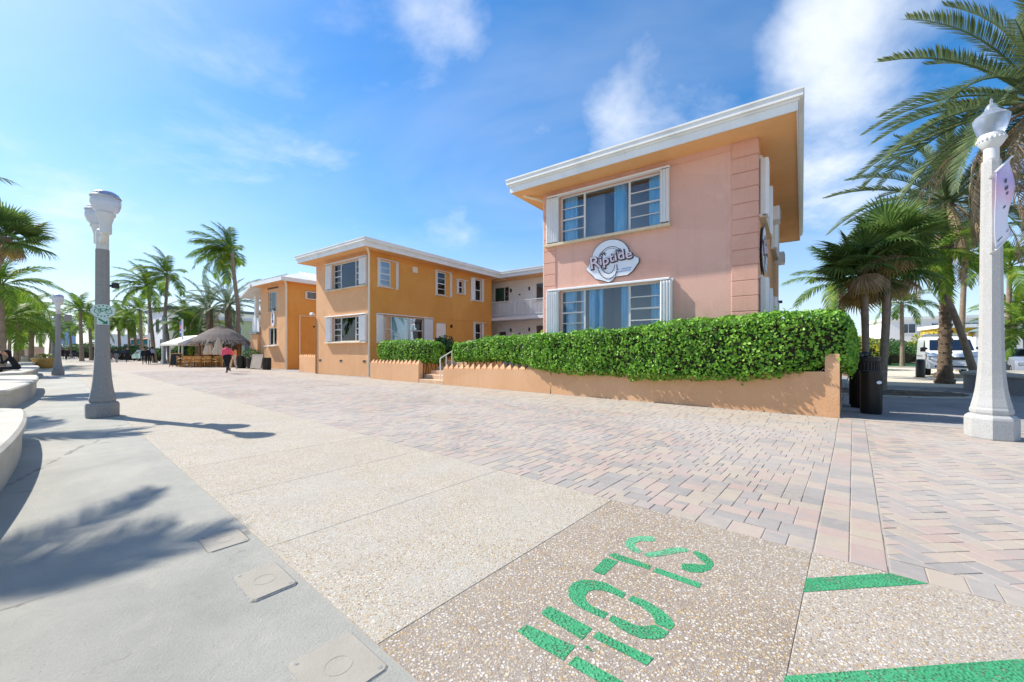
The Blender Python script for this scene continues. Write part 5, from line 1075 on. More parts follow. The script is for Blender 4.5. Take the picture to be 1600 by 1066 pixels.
# second parked car partly behind the lamp
m_silver = M('silver car paint', (150, 156, 170), .25, .03, coat=.5)
def car(label, loc, rz, mat, L=4.4):
    t = thing('parked_car', label, 'car', loc, rz); pr = [(-L, .35), (-L, .85), (-L + .1, 1.0), (-L + .75, 1.42), (-L + 2.2, 1.45), (-1.35, 1.0), (-.1, .82), (0, .6), (0, .32)]; k = len(pr); vs = []
    for y, f in ((-.88, 1), (-.72, 0), (.72, 0), (.88, 1)):
        for x, z in pr: vs.append((x + (0 if f else (.08 if x > -.3 else 0)), y * (1 - max(0, z - .85) * .25), z + (0 if f else .02)))
    m = MB(); m.add(vs, [list(range(k - 1, -1, -1)), list(range(3 * k, 4 * k))] + [(j * k + i, j * k + (i + 1) % k, (j + 1) * k + (i + 1) % k, (j + 1) * k + i) for j in range(3) for i in range(k)]); m.build('body', mat, t, True)
    zx = lambda z: -1.35 + (1.0 - z) / .45 * (L - 3.55)
    for nm, pts in (('windscreen', [(zx(1.05) + .02, -.72, 1.06), (zx(1.05) + .02, .72, 1.06), (zx(1.40) + .03, .64, 1.42), (zx(1.40) + .03, -.64, 1.42)]),): m = MB(); m.add(pts, [(0, 1, 2, 3)]); m.build(nm, m_vglass, t)
    for sg in (-1, 1):
        m = MB(); m.add([(-L + .55, sg * .862, 1.0), (-1.45, sg * .862, 1.0), (-2.2, sg * .782, 1.38), (-L + .9, sg * .782, 1.38)], [(0, 1, 2, 3)]); m.build('side_window', m_vglass, t)
        for x in (-.8, -L + .8):
            m = MB(); m.T = Matrix.Translation((x, sg * .78, .31)) @ Matrix.Rotation(R(90), 4, 'X'); m.lathe([(.18, -.1), (.30, -.1), (.31, 0), (.30, .1), (.18, .1)], 20, cap=False); w_ = m.build('wheel', m_tyre, t, True); m = MB(); m.T = Matrix.Translation((x, sg * .78, .31)) @ Matrix.Rotation(R(90), 4, 'X'); m.lathe([(.19, -.08), (.05, -.09), (.05, .09), (.19, .08)], 16); m.build('rim', m_chrome, w_)
        m = MB(); m.cbox(-.06, .09, sg * .62 - .18, sg * .62 + .18, .62, .74, .02); m.build('headlight', m_chrome, t)
    m = MB(); m.box(.06, .10, -.4, .4, .45, .62); m.build('grille', m_dark, t); return t
car('grey car parked beyond the van, mostly hidden by the lamp', vl + Vector((.759, -.651, 0)) * 4.0 + vd * 1.0, math.atan2(-DN.y, -DN.x), m_silver)
m_green_d = M('green dumpster steel', (28, 122, 96), .55, .12, 2)
t = thing('dumpster', 'green steel dumpster with sloped lid at the street side', 'dumpster', UY(1594, 27), A_SN); m = MB(); m.cbox(-.9, .9, -.6, .6, .12, 1.05, .03); m.build('body', m_green_d, t); m = MB(); m.add([(-.93, -.63, 1.06), (.93, -.63, 1.06), (.93, .63, 1.06), (-.93, .63, 1.06), (-.93, -.63, 1.09), (.93, -.63, 1.09), (.93, .63, 1.28), (-.93, .63, 1.28)], [(0, 3, 2, 1), (4, 5, 6, 7), (0, 1, 5, 4), (1, 2, 6, 5), (2, 3, 7, 6), (3, 0, 4, 7)]); m.build('lid', m_green_d, t)
for x in (-.7, .7):
    for y in (-.5, .5): m = MB(); m.T = Matrix.Translation((x, y, .06)) @ Matrix.Rotation(R(90), 4, 'X'); m.lathe([(.06, -.03), (.06, .03)], 10); m.build('caster', m_tyre, t)
t = thing('fire_hydrant', 'yellow and green fire hydrant beside the dumpster', 'hydrant', UY(1573, 23)); lathe_part(t, 'barrel', [(.15, 0), (.15, .05), (.10, .07), (.10, .5), (.13, .52), (.13, .56)], M('hydrant yellow', (206, 170, 92), .5, .08), 14); lathe_part(t, 'bonnet', [(.12, .561), (.10, .66), (.05, .74), (.02, .78)], m_green_d, 14)
for sg in (-1, 1): m = MB(); m.T = Matrix.Translation((sg * .12, 0, .38)) @ Matrix.Rotation(R(90), 4, 'Y'); m.lathe([(.05, -.05), (.05, .05)], 10); m.build('outlet', m_green_d, t)
# houses and green verge up the street
m_yel = stucco('yellow stucco', (232, 186, 72), (226, 178, 64), (196, 150, 60)); m_win = M('dark window glass', (52, 66, 80), .1, .08, spec=.8)
def house(label, c, rz, w, d, h, mat, wins, roof='flat', trim=None, name='house', extra=None):
    t = thing(name, label, 'building', c, rz); m = MB(); m.box(-w / 2, w / 2, 0, d, 0, h); m.build('wall', mat, t); trim = trim or m_white
    if roof == 'flat': m = MB(); m.box(-w / 2 - .25, w / 2 + .25, -.25, d + .25, h + .002, h + .38); m.build('roof', trim, t)
    else:
        m = MB(); o_ = .5; m.add([(-w / 2 - o_, -o_, h + .01), (w / 2 + o_, -o_, h + .01), (w / 2 + o_, d + o_, h + .01), (-w / 2 - o_, d + o_, h + .01), (-w / 4, d / 2, h + 1.5), (w / 4, d / 2, h + 1.5)], [(0, 1, 5, 4), (1, 2, 5), (2, 3, 4, 5), (3, 0, 4), (3, 2, 1, 0)]); m.build('roof', trim, t)
    for face, x, z, ww, wh in wins:
        T = Matrix.Identity(4) if face == 0 else (Matrix.Translation((w / 2, 0, 0)) @ Matrix.Rotation(RR, 4, 'Z') if face == 1 else Matrix.Translation((-w / 2, d, 0)) @ Matrix.Rotation(-RR, 4, 'Z'))
        m = MB(T); a, b = x - ww / 2, x + ww / 2; m.box(a - .06, b + .06, -.05, .0, z - .06, z); m.box(a - .06, b + .06, -.05, .0, z + wh, z + wh + .06); m.box(a - .06, a, -.05, 0, z, z + wh); m.box(b, b + .06, -.05, 0, z, z + wh); m.box((a + b) / 2 - .025, (a + b) / 2 + .025, -.045, 0, z, z + wh); f_ = m.build('window', trim, t)
        m = MB(T); m.box(a, b, -.02, -.004, z, z + wh); m.build('pane', m_win, f_)
    return t
hA = house('white two storey house with flat roof behind the van', UY(1500, 52), R(-28), 14, 9, 5.6, m_wallwhite, [(0, x, z, 1.4, 1.2) for x in (-5, -2, 1, 4) for z in (1, 3.8)], 'flat', m_white)
hB = house('yellow stucco house with overhanging upper floor beside the street', UY(1542, 43), R(-30), 7, 6, 3.9, m_yel, [(0, -2, 1.0, 1.2, 1.3), (0, 1.5, 1.0, 1.2, 1.3)], 'flat', m_white)
hC = house('pale house with green grey roof beyond the street corner', UY(1640, 40), R(-35), 10, 8, 3.4, m_wallwhite, [(0, x, 1, 1.4, 1.3) for x in (-3, 0, 3)], 'hip', M('green grey roof', (120, 140, 138), .7, .1))
t = thing('garden_wall', 'white panel wall with pillars by the dumpster', 'wall', UY(1590, 30), R(-20))
m = MB(); m.box(-2.5, 5, 0, .15, 0, 1.4); m.build('panel', m_white, t)
for x in (-2.4, -.2, 2, 4.2): m = MB(); m.cbox(x - .25, x + .25, -.1, .25, 0, 1.75, .03); m.build('pillar', m_white, t)
for k, u in enumerate((1592, 1601)): t = thing('kerb_block', 'cream concrete parking block at the kerb by the dumpster', 'block', UY(u, 24), A_SN, 'parking blocks by the dumpster'); m = MB(); m.cbox(-.3, .3, -.18, .18, 0, .32, .04); m.build('block', m_sillw, t); m = MB(); m.tube([(0, 0, .3), (0, 0, .34)], .03, 8); m.build('pin', m_dark, t)
struct(sheet('green_verge', -9, 3, 46, 56, -.1, .06, m_bush)); struct(sheet('verge_kerb', -9.2, 3.2, 45.6, 45.99, -.1, .04, m_conc))
def bush(label, c, rx, ry, h, n, mat, seed, size=.22, cat='bush'):
    rs = np.random.RandomState(seed); t = thing('bush', label, cat, c); ph = rs.uniform(0, 2 * np.pi, n); ct = rs.uniform(-.25, 1, n); st_ = np.sqrt(np.maximum(0, 1 - ct ** 2)); D = np.stack([np.cos(ph) * st_, np.sin(ph) * st_, ct], 1)
    r = 1 + vnoise(D * 2, seed, 1.6) * .22 - rs.exponential(.06, n); P = D * r[:, None] * np.array([rx, ry, h / 2]) + np.array([0, 0, h * .5]); P[:, 2] = np.maximum(P[:, 2], .05)
    V, Fc = leaf_cloud(P, D, size, rs); tag(obj('foliage', np_mesh('foliage', V, Fc, mat), t), kind='stuff'); m = MB(); m.sphere((0, 0, h * .45), 1, 12, 8, sc=(rx * .8, ry * .8, 1)); 
    m = MB(); m.lathe([(.01, .02), (.7, .1), (.78, h * .4), (.6, h * .7), (.05, h * .88)], 14, sx=rx, sy=ry); m.build('core', m_hcore, t); return t
for k, (u, Y, rx, h, mt) in enumerate(((1405, 45, 2.6, 1.9, m_bush), (1428, 47, 3, 2.4, m_shrub), (1446, 46, 2.8, 2.2, m_bush), (1462, 44, 2.6, 3.6, m_shrub), (1385, 43, 3, 2.6, m_bush), (1350, 38, 3, 2.6, m_bush), (1330, 30, 2.2, 2.5, m_shrub))):
    bush(('green bush on the verge at the end of the street', 'yellow green bush on the far verge', 'green bush beside the van on the far verge', 'tall round yellow green bush above the van bonnet side', 'dark bush between the fan palm trunks', 'wide green bush behind the fan palm clump', 'yellow green bush behind the hedge end')[k], UY(u, Y), rx, rx * .8, h, 1500, mt, 130 + k)
# street light with cone shade behind the hedge
t = thing('street_light', 'thin post with white cone shaded lamp behind the hedge', 'street lamp', UY(1281, 24)); m = MB(); m.tube([(0, 0, 0), (0, 0, 3.9)], .05, 8); m.build('pole', m_granite2, t); m = MB(); m.tube([(0, 0, 3.6), (.6, 0, 4.4), (1.4, 0, 4.7)], .03, 6); m.build('arm', m_granite2, t); lathe_part(t, 'shade', [(.32, 3.95), (.05, 4.65), (.03, 4.72)], m_white, 14, (1.4, 0, 0))
# ------------------------------------------------------------------ beach side benches and planters
def bench(label, s0, s1, pk, n0, cv, dep, h=.44, rr=.6):
    """gently curved seat wall: its walk-side edge follows n = n0 - cv (s - pk)^2"""
    t = thing('seat_wall', label, 'bench', SN(s0, n0)); L = t.location; nf = lambda s: n0 - cv * (s - pk) ** 2
    def outline(g):
        pts = []; K = 36
        for i in range(K + 1): s = s0 + rr + (s1 - s0 - 2 * rr) * i / K; pts.append((s, nf(s) + g))
        for (sc_, sg) in ((s1 - rr, 1),):
            b = nf(s1 - rr)
            for i in range(1, 9): a = math.pi / 2 * i / 8; pts.append((sc_ + (rr + g) * math.sin(a), b - rr + (rr + g) * math.cos(a)))
            for i in range(0, 9): a = math.pi / 2 * i / 8; pts.append((sc_ + (rr + g) * math.cos(a), b - dep + rr - (rr + g) * math.sin(a)))
        for i in range(K + 1): s = s1 - rr - (s1 - s0 - 2 * rr) * i / K; pts.append((s, nf(s) - dep - g))
        b = nf(s0 + rr)
        for i in range(1, 9): a = math.pi / 2 * i / 8; pts.append((s0 + rr - (rr + g) * math.sin(a), b - dep + rr - (rr + g) * math.cos(a)))
        for i in range(0, 9): a = math.pi / 2 * i / 8; pts.append((s0 + rr - (rr + g) * math.cos(a), b - rr + (rr + g) * math.sin(a)))
        return [(SN(*p) - L).xy[:] for p in pts]
    m = MB(); m.prism(outline(-.04), -.03, h - .10); m.build('base', m_conc, t)
    o1, o2 = outline(0), outline(-.03); n = len(o1); m = MB()
    vs = [(x, y, h - .099) for x, y in o1] + [(x, y, h - .03) for x, y in o1] + [(x, y, h) for x, y in o2]
    fs = [list(range(n)), list(range(3 * n - 1, 2 * n - 1, -1))] + [(k * n + j, k * n + i, (k + 1) * n + i, (k + 1) * n + j) for k in (0, 1) for i in range(n) for j in [(i + 1) % n]]
    m.add(vs, fs); m.build('coping', m_conc, t); return t
bench('long rounded concrete seat wall beside the nearest concrete paving', 1.0, 10.0, 7.9, -.18, .0178, 1.75, .44, .7)
bench('curved concrete seat wall between the near bench and the seated person', 13.8, 22.3, 20, -.2, .010, 1.5, .46, .4)
bench('concrete seat wall under the seated person', 24.6, 37.0, 33, -.3, .006, .66, .46, .3)
bench('far concrete seat wall beside the box planter', 40.5, 50, 46, -.6, .004, 1.4, .46, .4)
m_bowl = M('ochre planter glaze', (186, 148, 84), .6, .12, 3, .2, 30); bp_ = UY(69, 30.4)
t = thing('bowl_planter', 'round ochre bowl planter beside the second lamp', 'planter', bp_); lathe_part(t, 'bowl', [(.40, 0), (.48, .08), (.58, .38), (.62, .62), (.66, .66), (.66, .78), (.58, .79), (.54, .70)], m_bowl, 28); lathe_part(t, 'soil', [(.56, .69), (.01, .72)], m_soil, 20)
rs = np.random.RandomState(4); n = 160; P = np.stack([rs.normal(0, .2, n), rs.normal(0, .2, n), .82 + rs.uniform(0, .28, n)], 1); V, Fc = leaf_cloud(P, np.tile([0, 0, 1.0], (n, 1)), .16, rs); tag(obj('plant', np_mesh('plant', V, Fc, m_shrub), t), kind='stuff')
t = thing('box_planter', 'banded beige concrete box planter behind the bowl planter', 'planter', UY(48, 34), A_SN)
for k in range(3): m = MB(); m.cbox(-.7, .7, -.5, .5, .29 * k + .002, .29 * k + .27, .03); m.build('course', m_conc, t)
m = MB(); m.cbox(-.62, .62, -.42, .42, .868, .90, .01); m.build('soil', m_soil, t)
t = thing('notice_board', 'pink beige stone notice block behind the box planter', 'sign', UY(54, 38), A_SN); m = MB(); m.cbox(-.15, .15, -.62, .62, 0, 1.75, .03); m.build('block', M('pink beige stone', (210, 184, 168), .85, .08, 2), t); m = MB(); m.box(-.16, -.151, -.45, .45, 1.0, 1.5); m.build('panel', m_peach, t)

# ------------------------------------------------------------------ cafe under the thatch, furniture, boards
CB = R(-40)
tk = thing('thatched_hut', 'open sided bar hut with grey palm thatch roof', 'hut', UY(345, 35.5), A_B)
m_thatch = M('weathered palm thatch', (112, 102, 96), .95, .3, 9, .8, 40, coords='World'); m_wood = M('varnished timber', (150, 104, 60), .6, .2, 4, .2, 20); m_bamb = M('honey rattan', (196, 148, 84), .6, .2, 9, .3, 40)
m = MB(); m.lathe([(2.75, 2.0), (2.55, 2.25), (1.9, 2.75), (1.1, 3.2), (.5, 3.42), (.12, 3.5)], 26, sx=1.0, sy=.8, cap=False); tr = m.build('thatch', m_thatch, tk)
rs = random.Random(2); m = MB()
m_strand = leafmat('thatch strand', [(.1, (74, 66, 62)), (.5, (112, 102, 94)), (.9, (156, 144, 128))], .9, .05, spec=.1)
for k in range(2600):
    a = rs.uniform(0, 6.283); f = rs.random() ** .6; r = .2 + 2.5 * f; z = 3.52 - 1.45 * f ** 1.35; l = rs.uniform(.3, .55); c, s_ = math.cos(a), math.sin(a); w = .032
    p = Vector((r * c, r * .8 * s_, z + .03)); q = Vector(((r + l * .8) * c + rs.uniform(-.06, .06), (r + l * .8) * .8 * s_ + rs.uniform(-.06, .06), z - l * .62 + .03 + rs.uniform(-.06, .03))); d = Vector((-s_, c, 0)) * w; m.add([p - d, p + d, q + d, q - d], [(0, 1, 2, 3)])
tag(m.build('thatch_strands', m_strand, tr), kind='stuff')
for a in range(6): an = R(30 + 60 * a); m = MB(); m.tube([(2.0 * math.cos(an), 1.55 * math.sin(an), 0), (2.0 * math.cos(an), 1.55 * math.sin(an), 2.45)], .09, 8); m.build('post', m_wood, tk)
m = MB(); m.box(-1.5, 1.5, -1.3, -.9, 0, 1.0); m.build('counter', m_wood, tk); m = MB(); m.box(-1.7, 1.7, -1.45, -.8, 1.002, 1.06); m.build('counter_top', m_bamb, tk)
m_canv = M('cream canvas', (232, 226, 214), .85, .05, 2, .1, 30); m_beige = M('beige umbrella cloth', (206, 190, 168), .85, .08, 5, .2, 20)
cn = thing('canopy', 'long white canvas canopy on posts over the cafe seats', 'canopy', UY(296, 37), A_B)
m = MB(); m.add([(-2.6, -1.5, 2.0), (2.6, -1.5, 2.0), (2.6, 1.8, 2.0), (-2.6, 1.8, 2.0), (-2.4, .1, 2.75), (2.4, .1, 2.75), (-2.6, -1.5, 1.82), (2.6, -1.5, 1.82), (2.6, 1.8, 1.82), (-2.6, 1.8, 1.82)], [(0, 1, 5, 4), (1, 2, 5), (2, 3, 4, 5), (3, 0, 4), (6, 7, 1, 0), (7, 8, 2, 1), (8, 9, 3, 2), (9, 6, 0, 3)]); m.build('cloth', m_canv, cn)
for x in (-2.5, 0, 2.5):
    for y in (-1.4, 1.7): m = MB(); m.tube([(x, y, 0), (x, y, 2.0)], .04, 6); m.build('post', m_metalwhite, cn)
def umbrella(label, loc):
    t = thing('umbrella', label, 'umbrella', loc); m = MB(); m.tube([(0, 0, 0), (0, 0, 2.45)], .03, 6); m.build('pole', m_wood, t); lathe_part(t, 'base', [(.28, 0), (.28, .07), (.05, .1)], m_granite2, 14)
    vs = []; NA = 16; m = MB()
    for z, r in ((1.02, .34), (1.25, .36), (1.6, .27), (2.1, .13), (2.42, .03)):
        for j in range(NA): a = 2 * math.pi * j / NA; q = r * (1.12 if j % 2 else .82); vs.append((q * math.cos(a), q * math.sin(a), z))
    m.add(vs, [(i * NA + j, i * NA + (j + 1) % NA, (i + 1) * NA + (j + 1) % NA, (i + 1) * NA + j) for i in range(4) for j in range(NA)]); m.build('folded_cloth', m_beige, t)
umbrella('folded beige umbrella on the hut side of the cafe', UY(341, 32.5)); umbrella('folded beige umbrella on the canopy side of the cafe', UY(326, 33.2))
def chair():
    t = thing('cafe_chair', 'honey rattan armchair set around the cafe tables', 'chair', (0, 0, 0), 0, 'rattan chairs of the open air cafe')
    m = MB(); m.cbox(-.24, .24, -.24, .24, .42, .47, .02); m.build('seat', m_bamb, t)
    m = MB(); m.box(-.25, .25, .21, .25, .82, .90); m.box(-.25, .25, .21, .25, .50, .55); [m.box(x - .02, x + .02, .215, .245, .55, .82) for x in (-.16, -.05, .06, .17)]; m.build('backrest', m_bamb, t)
    for x in (-.22, .22):
        for y in (-.22, .23): m = MB(); m.tube([(x, y, 0), (x, y, .64 if y < 0 else .92)], .022, 6); m.build('leg', m_bamb, t)
        m = MB(); m.tube([(x, -.24, .65), (x, .22, .65)], .022, 6); m.build('armrest', m_bamb, t)
    return t
def cafe_table():
    t = thing('cafe_table', 'small square wooden cafe table', 'table', (0, 0, 0), 0, 'tables of the open air cafe'); m = MB(); m.cbox(-.35, .35, -.35, .35, .71, .75, .015); m.build('table_top', m_bamb, t); m = MB(); m.tube([(0, 0, .03), (0, 0, .71)], .035, 8); m.build('pedestal', m_dark, t); m = MB(); m.box(-.25, .25, -.04, .04, 0, .03); m.box(-.04, .04, -.25, .25, .001, .031); m.build('foot', m_dark, t); return t
ch0, tb0 = chair(), cafe_table(); first = [True, True]; rs = random.Random(12)
for i in range(6):
    for j in range(2):
        c = UY(288 + 15 * i, 32.6 + 1.9 * j); c.x -= .4 * j
        t2 = tb0 if first[1] else copy_tree(tb0); first[1] = False; t2.location = c; t2.rotation_euler = (0, 0, A_B)
        for a in ((0, 180) if j else (0, 90, 180)):
            an = A_B + R(a + rs.uniform(-12, 12)); q = c + Vector((math.cos(an), math.sin(an), 0)) * .62
            c2 = ch0 if first[0] else copy_tree(ch0); first[0] = False; c2.location = q; c2.rotation_euler = (0, 0, an - R(90) )
def aboard(label, loc, rz, frame, face, w=.62, h=1.05):
    t = thing('sandwich_board', label, 'sign', loc, rz)
    for sg in (-1, 1):
        T = Matrix.Translation((0, sg * .22, 0)) @ Matrix.Rotation(sg * .2, 4, 'X'); m = MB(T); m.box(-w / 2, -w / 2 + .05, -.015, .015, 0, h); m.box(w / 2 - .05, w / 2, -.015, .015, 0, h); m.box(-w / 2 + .05, w / 2 - .05, -.015, .015, h - .05, h); m.box(-w / 2 + .05, w / 2 - .05, -.015, .015, .12, .17); p = m.build('frame', frame, t); m = MB(T); m.box(-w / 2 + .05, w / 2 - .05, -.008, .008, .17, h - .05); m.build('board', face, p)
aboard('chalkboard easel with yellow wooden frame at the end of the cafe', UY(276, 33), A_B + R(50), m_bamb, m_black, .85, 1.15)
aboard('blank beige sandwich board in front of the serving window', UY(403, 28.2), A_B + R(20), m_beige, m_beige, .95, 1.1)
t = bin_('small dark waste bin below the serving window', UY(417, 28.0), 0, .26, .8, 12); t = bin_('black round bin beside the potted bush', UY(377, 30.5), 0, .33, .9, 16)
t = thing('potted_bush', 'dark leafy bush in a black pot beside the sandwich board', 'plant', UY(393, 30)); lathe_part(t, 'pot', [(.28, 0), (.36, .7), (.40, .72), (.40, .78), (.33, .78)], m_black, 18)
rs = np.random.RandomState(6); n = 500; D = rs.normal(0, 1, (n, 3)); D /= np.linalg.norm(D, axis=1)[:, None]; V, Fc = leaf_cloud(D * np.array([.62, .55, .42]) * rs.uniform(.6, 1, (n, 1)) + np.array([0, 0, 1.12]), D, .13, rs); tag(obj('foliage', np_mesh('foliage', V, Fc, m_bush), t), kind='stuff')
t = thing('banner_pole', 'white pole with blue banner and red white emblem by the cafe', 'banner', UY(285, 36), A_B); m = MB(); m.tube([(0, 0, 0), (0, 0, 4.2)], .07, 8); m.build('pole', m_white, t); m_blue = M('blue banner cloth', (52, 72, 150), .7, .08); m = MB(); m.box(-.82, -.1, -.01, .01, 2.75, 4.05); bcl = m.build('cloth', m_blue, t)
m = MB(Tm); m.prism([(-.46 + .24 * math.cos(2 * math.pi * i / 14), 3.5 + .2 * math.sin(2 * math.pi * i / 14)) for i in range(14)], .01, .014); m.build('emblem', M('red white emblem', (206, 120, 120), .6, .3, 9), bcl)
m = MB(); m.box(-.7, -.22, -.014, -.010, 3.0, 3.1); m.build('print', m_signw, bcl)
al2 = copy_tree(al); al2.location = UY(256, 43); al2['label'] = 'stone acorn lamp standing beside the cafe chalkboard'
# far houses along the walk
m_grey = M('dark grey parapet', (96, 104, 112), .7, .1); m_pale = stucco('pale green stucco', (218, 224, 176), (210, 216, 166), (186, 190, 150)); m_tealw = stucco('teal painted wall', (64, 140, 144), (58, 130, 136), (60, 100, 104)); m_terra = M('terracotta roof', (188, 120, 84), .85, .18, 2, .4, 12)
BX3, BY3 = BX.to_3d(), BY.to_3d()
c = UY(264, 50); house('white modern two storey house with dark grey flat parapet', c - BX3 * 5, A_B, 10, 12, 6.6, m_wallwhite, [(0, -3.4, 3.9, 1.6, 1.9), (0, 0, 3.9, 1.2, 1.6), (0, 3.2, 3.9, 1.6, 1.9), (0, -3, .8, 1.8, 2), (0, 2.5, .8, 2.2, 2), (1, 9, 3.9, 1.2, 1.2)], 'flat', m_grey)
c = UY(322, 46); house('pale green yellow house behind the thatched hut', c - BX3 * 2, A_B, 4, 12, 5.0, m_pale, [(1, 3, 3.2, 1.0, 1.2), (1, 6, 3.2, 1.0, 1.2), (1, 4.5, .8, 1.2, 1.6), (0, 0, 3, 1.2, 1.2)], 'flat', m_white)
c = UY(246, 66); house('teal fronted cafe with terracotta roof down the walk', c - BX3 * 9, A_B, 18, 10, 3.4, m_tealw, [(0, x, .9, 2.4, 1.6) for x in (-7, -4, -1, 2, 5, 7.6)] + [(1, x, .9, 2.0, 1.6) for x in (2, 5, 8)], 'hip', m_terra)
c = UY(168, 98); house('cream building with green doorway at the far end of the walk', c - BX3 * 12, A_B, 24, 10, 5.2, m_wallwhite, [(0, x, 1, 2, 2) for x in (-9, -5, -1, 3, 7)] + [(1, 4, .5, 2.2, 2.6)], 'flat', m_white)
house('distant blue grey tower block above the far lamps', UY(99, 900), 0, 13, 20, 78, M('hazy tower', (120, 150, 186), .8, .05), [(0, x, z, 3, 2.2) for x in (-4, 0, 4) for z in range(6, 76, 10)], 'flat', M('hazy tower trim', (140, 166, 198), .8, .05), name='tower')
for k, (u, Y, rx, h, mt) in enumerate(((205, 60, 3, 2.2, m_bush), (150, 75, 4, 3, m_bush), (300, 44, 2, 2.2, m_bush), (318, 43, 1.6, 2.4, m_shrub), (120, 95, 5, 3.2, m_bush), (250, 52, 1.6, 1.6, m_bush))):
    bush(('bush in front of the teal cafe', 'bush between the lamp shaft and the cafe', 'bush under the low palm by the canopy', 'yellow green bush behind the canopy', 'far bush at the end of the walk', 'bush at the foot of the white modern house')[k], UY(u, Y), rx, rx * .7, h, 1100, mt, 150 + k, .3)
t = thing('parked_car', '', 'car') if False else car('pale green car parked in front of the teal cafe', UY(219, 56), A_B + R(180), M('pale green car paint', (150, 186, 178), .3, .03, coat=.4))

# ------------------------------------------------------------------ people
SKIN = M('skin', (196, 142, 112), .6, .06, 9); SHOE = M('dark shoe', (34, 33, 36), .6, .1)
def capsule(m, p, q, r0, r1, n=10):
    p, q = Vector(p), Vector(q); d = (q - p).normalized() if (q - p).length > 1e-6 else Vector((0, 0, 1)); P = []; rd = []
    for a in (-80, -50, -20): P.append(p + d * r0 * math.sin(R(a))); rd.append(r0 * math.cos(R(a)))
    for a in (20, 50, 80): P.append(q + d * r1 * math.sin(R(a))); rd.append(r1 * math.cos(R(a)))
    m.tube(P, rd, n)
def bones(pose, ph=0.0, bulk=1.0, arms='swing'):
    B = []; add = lambda p, q, r0, r1, mi: B.append((Vector(p), Vector(q), r0, r1, mi))
    if pose == 'walk':
        hz_ = .90; lean = .05
        for sg in (-1, 1):
            a = R(24) * math.sin(ph) * sg; k = R(8 + 26 * max(0, -math.sin(ph + .6) * sg)); hip = Vector((.092 * sg, 0, hz_)); kn = hip + Vector((0, math.sin(a) * .43, -math.cos(a) * .43)); an = kn + Vector((0, math.sin(a - k) * .40, -math.cos(a - k) * .40))
            add(hip, kn, .085 * bulk, .058 * bulk, 2); add(kn, an, .056 * bulk, .040, 2); add(an + Vector((0, -.04, -.035)), an + Vector((0, .15, -.05)), .04, .032, 3)
        sh_ = Vector((0, lean, 1.40)); pel = Vector((0, 0, .95))
    else:                                                            # sitting: hips on the seat at z = .45
        hz_ = .56
        for sg in (-1, 1):
            hip = Vector((.095 * sg, 0, hz_)); kn = hip + Vector((.05 * sg, .43, .02)); an = kn + Vector((.02 * sg, .10 + .06 * sg, -.42)); add(hip, kn, .09 * bulk, .062, 2); add(kn, an, .058, .042, 2); add(an + Vector((0, -.04, -.04)), an + Vector((0, .15, -.055)), .04, .032, 3)
        pel = Vector((0, 0, .60)); sh_ = Vector((0, .20, 1.02))
    dz = sh_ - pel
    for x in (-.065, .065): add(pel + Vector((x, 0, 0)), pel + Vector((x, 0, 0)) + dz * .35, .118 * bulk, .112 * bulk, 2 if pose == 'walk' else 1); add(pel + dz * .30 + Vector((x, 0, 0)), pel + dz * .86 + Vector((x * 1.35, 0, 0)), .112 * bulk, .112 * bulk, 1)
    add(sh_ + Vector((-.13, 0, -.01)), sh_ + Vector((.13, 0, -.01)), .07 * bulk, .07 * bulk, 1)
    nk = sh_ + Vector((0, .02, .06)); hd = nk + Vector((0, .03 if pose == 'walk' else .09, .16)); add(nk, hd - Vector((0, .01, .05)), .052, .05, 0)
    add(hd + Vector((0, -.012, .03)), hd + Vector((0, .008, -.035)), .092, .078, 0); add(hd + Vector((0, .06, -.07)), hd + Vector((0, .055, -.06)), .042, .045, 0); add(hd + Vector((0, .092, .0)), hd + Vector((0, .108, -.028)), .012, .018, 0)
    for sg in (-1, 1): add(hd + Vector((.088 * sg, -.01, .012)), hd + Vector((.088 * sg, -.012, -.022)), .016, .012, 0)
    for sg in (-1, 1):
        s0 = sh_ + Vector((.175 * sg * (.94 + .06 * bulk), 0, -.03))
        if pose == 'walk' and arms == 'swing': a = -R(20) * math.sin(ph) * sg; el = s0 + Vector((.045 * sg * bulk, math.sin(a) * .28, -math.cos(a) * .28)); wr = el + Vector((.0, math.sin(a + .3) * .25, -math.cos(a + .3) * .25))
        elif pose == 'walk': el = s0 + Vector((.07 * sg, -.06, -.27)); wr = el + Vector((-.10 * sg, .22, .02))
        else:
            el = s0 + Vector((.04 * sg, .20, -.20)); wr = (hd + Vector((.09 * sg, .14, -.06))) if sg < 0 else el + Vector((-.06, .2, .05))
        add(s0, el, .058 * bulk, .046 * bulk, 1); add(el, wr, .043 * bulk, .030, 1)
        d = (wr - el).normalized(); sd = Vector((0, 1, 0)); sd = (sd - d * sd.dot(d)).normalized(); pm = wr + d * .075; add(wr + d * .01, pm, .026, .034, 0)
        for f, (o_, l) in enumerate(((.026, .066), (.009, .076), (-.009, .070), (-.026, .056))): b = pm + sd * o_; k1 = b + d * l * .55; k2 = k1 + (d * .6 + Vector((-sg * .7, 0, 0))).normalized() * l * .45; add(b, k1, .0105, .0095, 0); add(k1, k2, .0095, .008, 0)
        tb = wr + d * .03 + sd * .028; add(tb, tb + (d * .7 + sd * .7) * .05, .012, .010, 0)
    return B, hd
BODY = {}
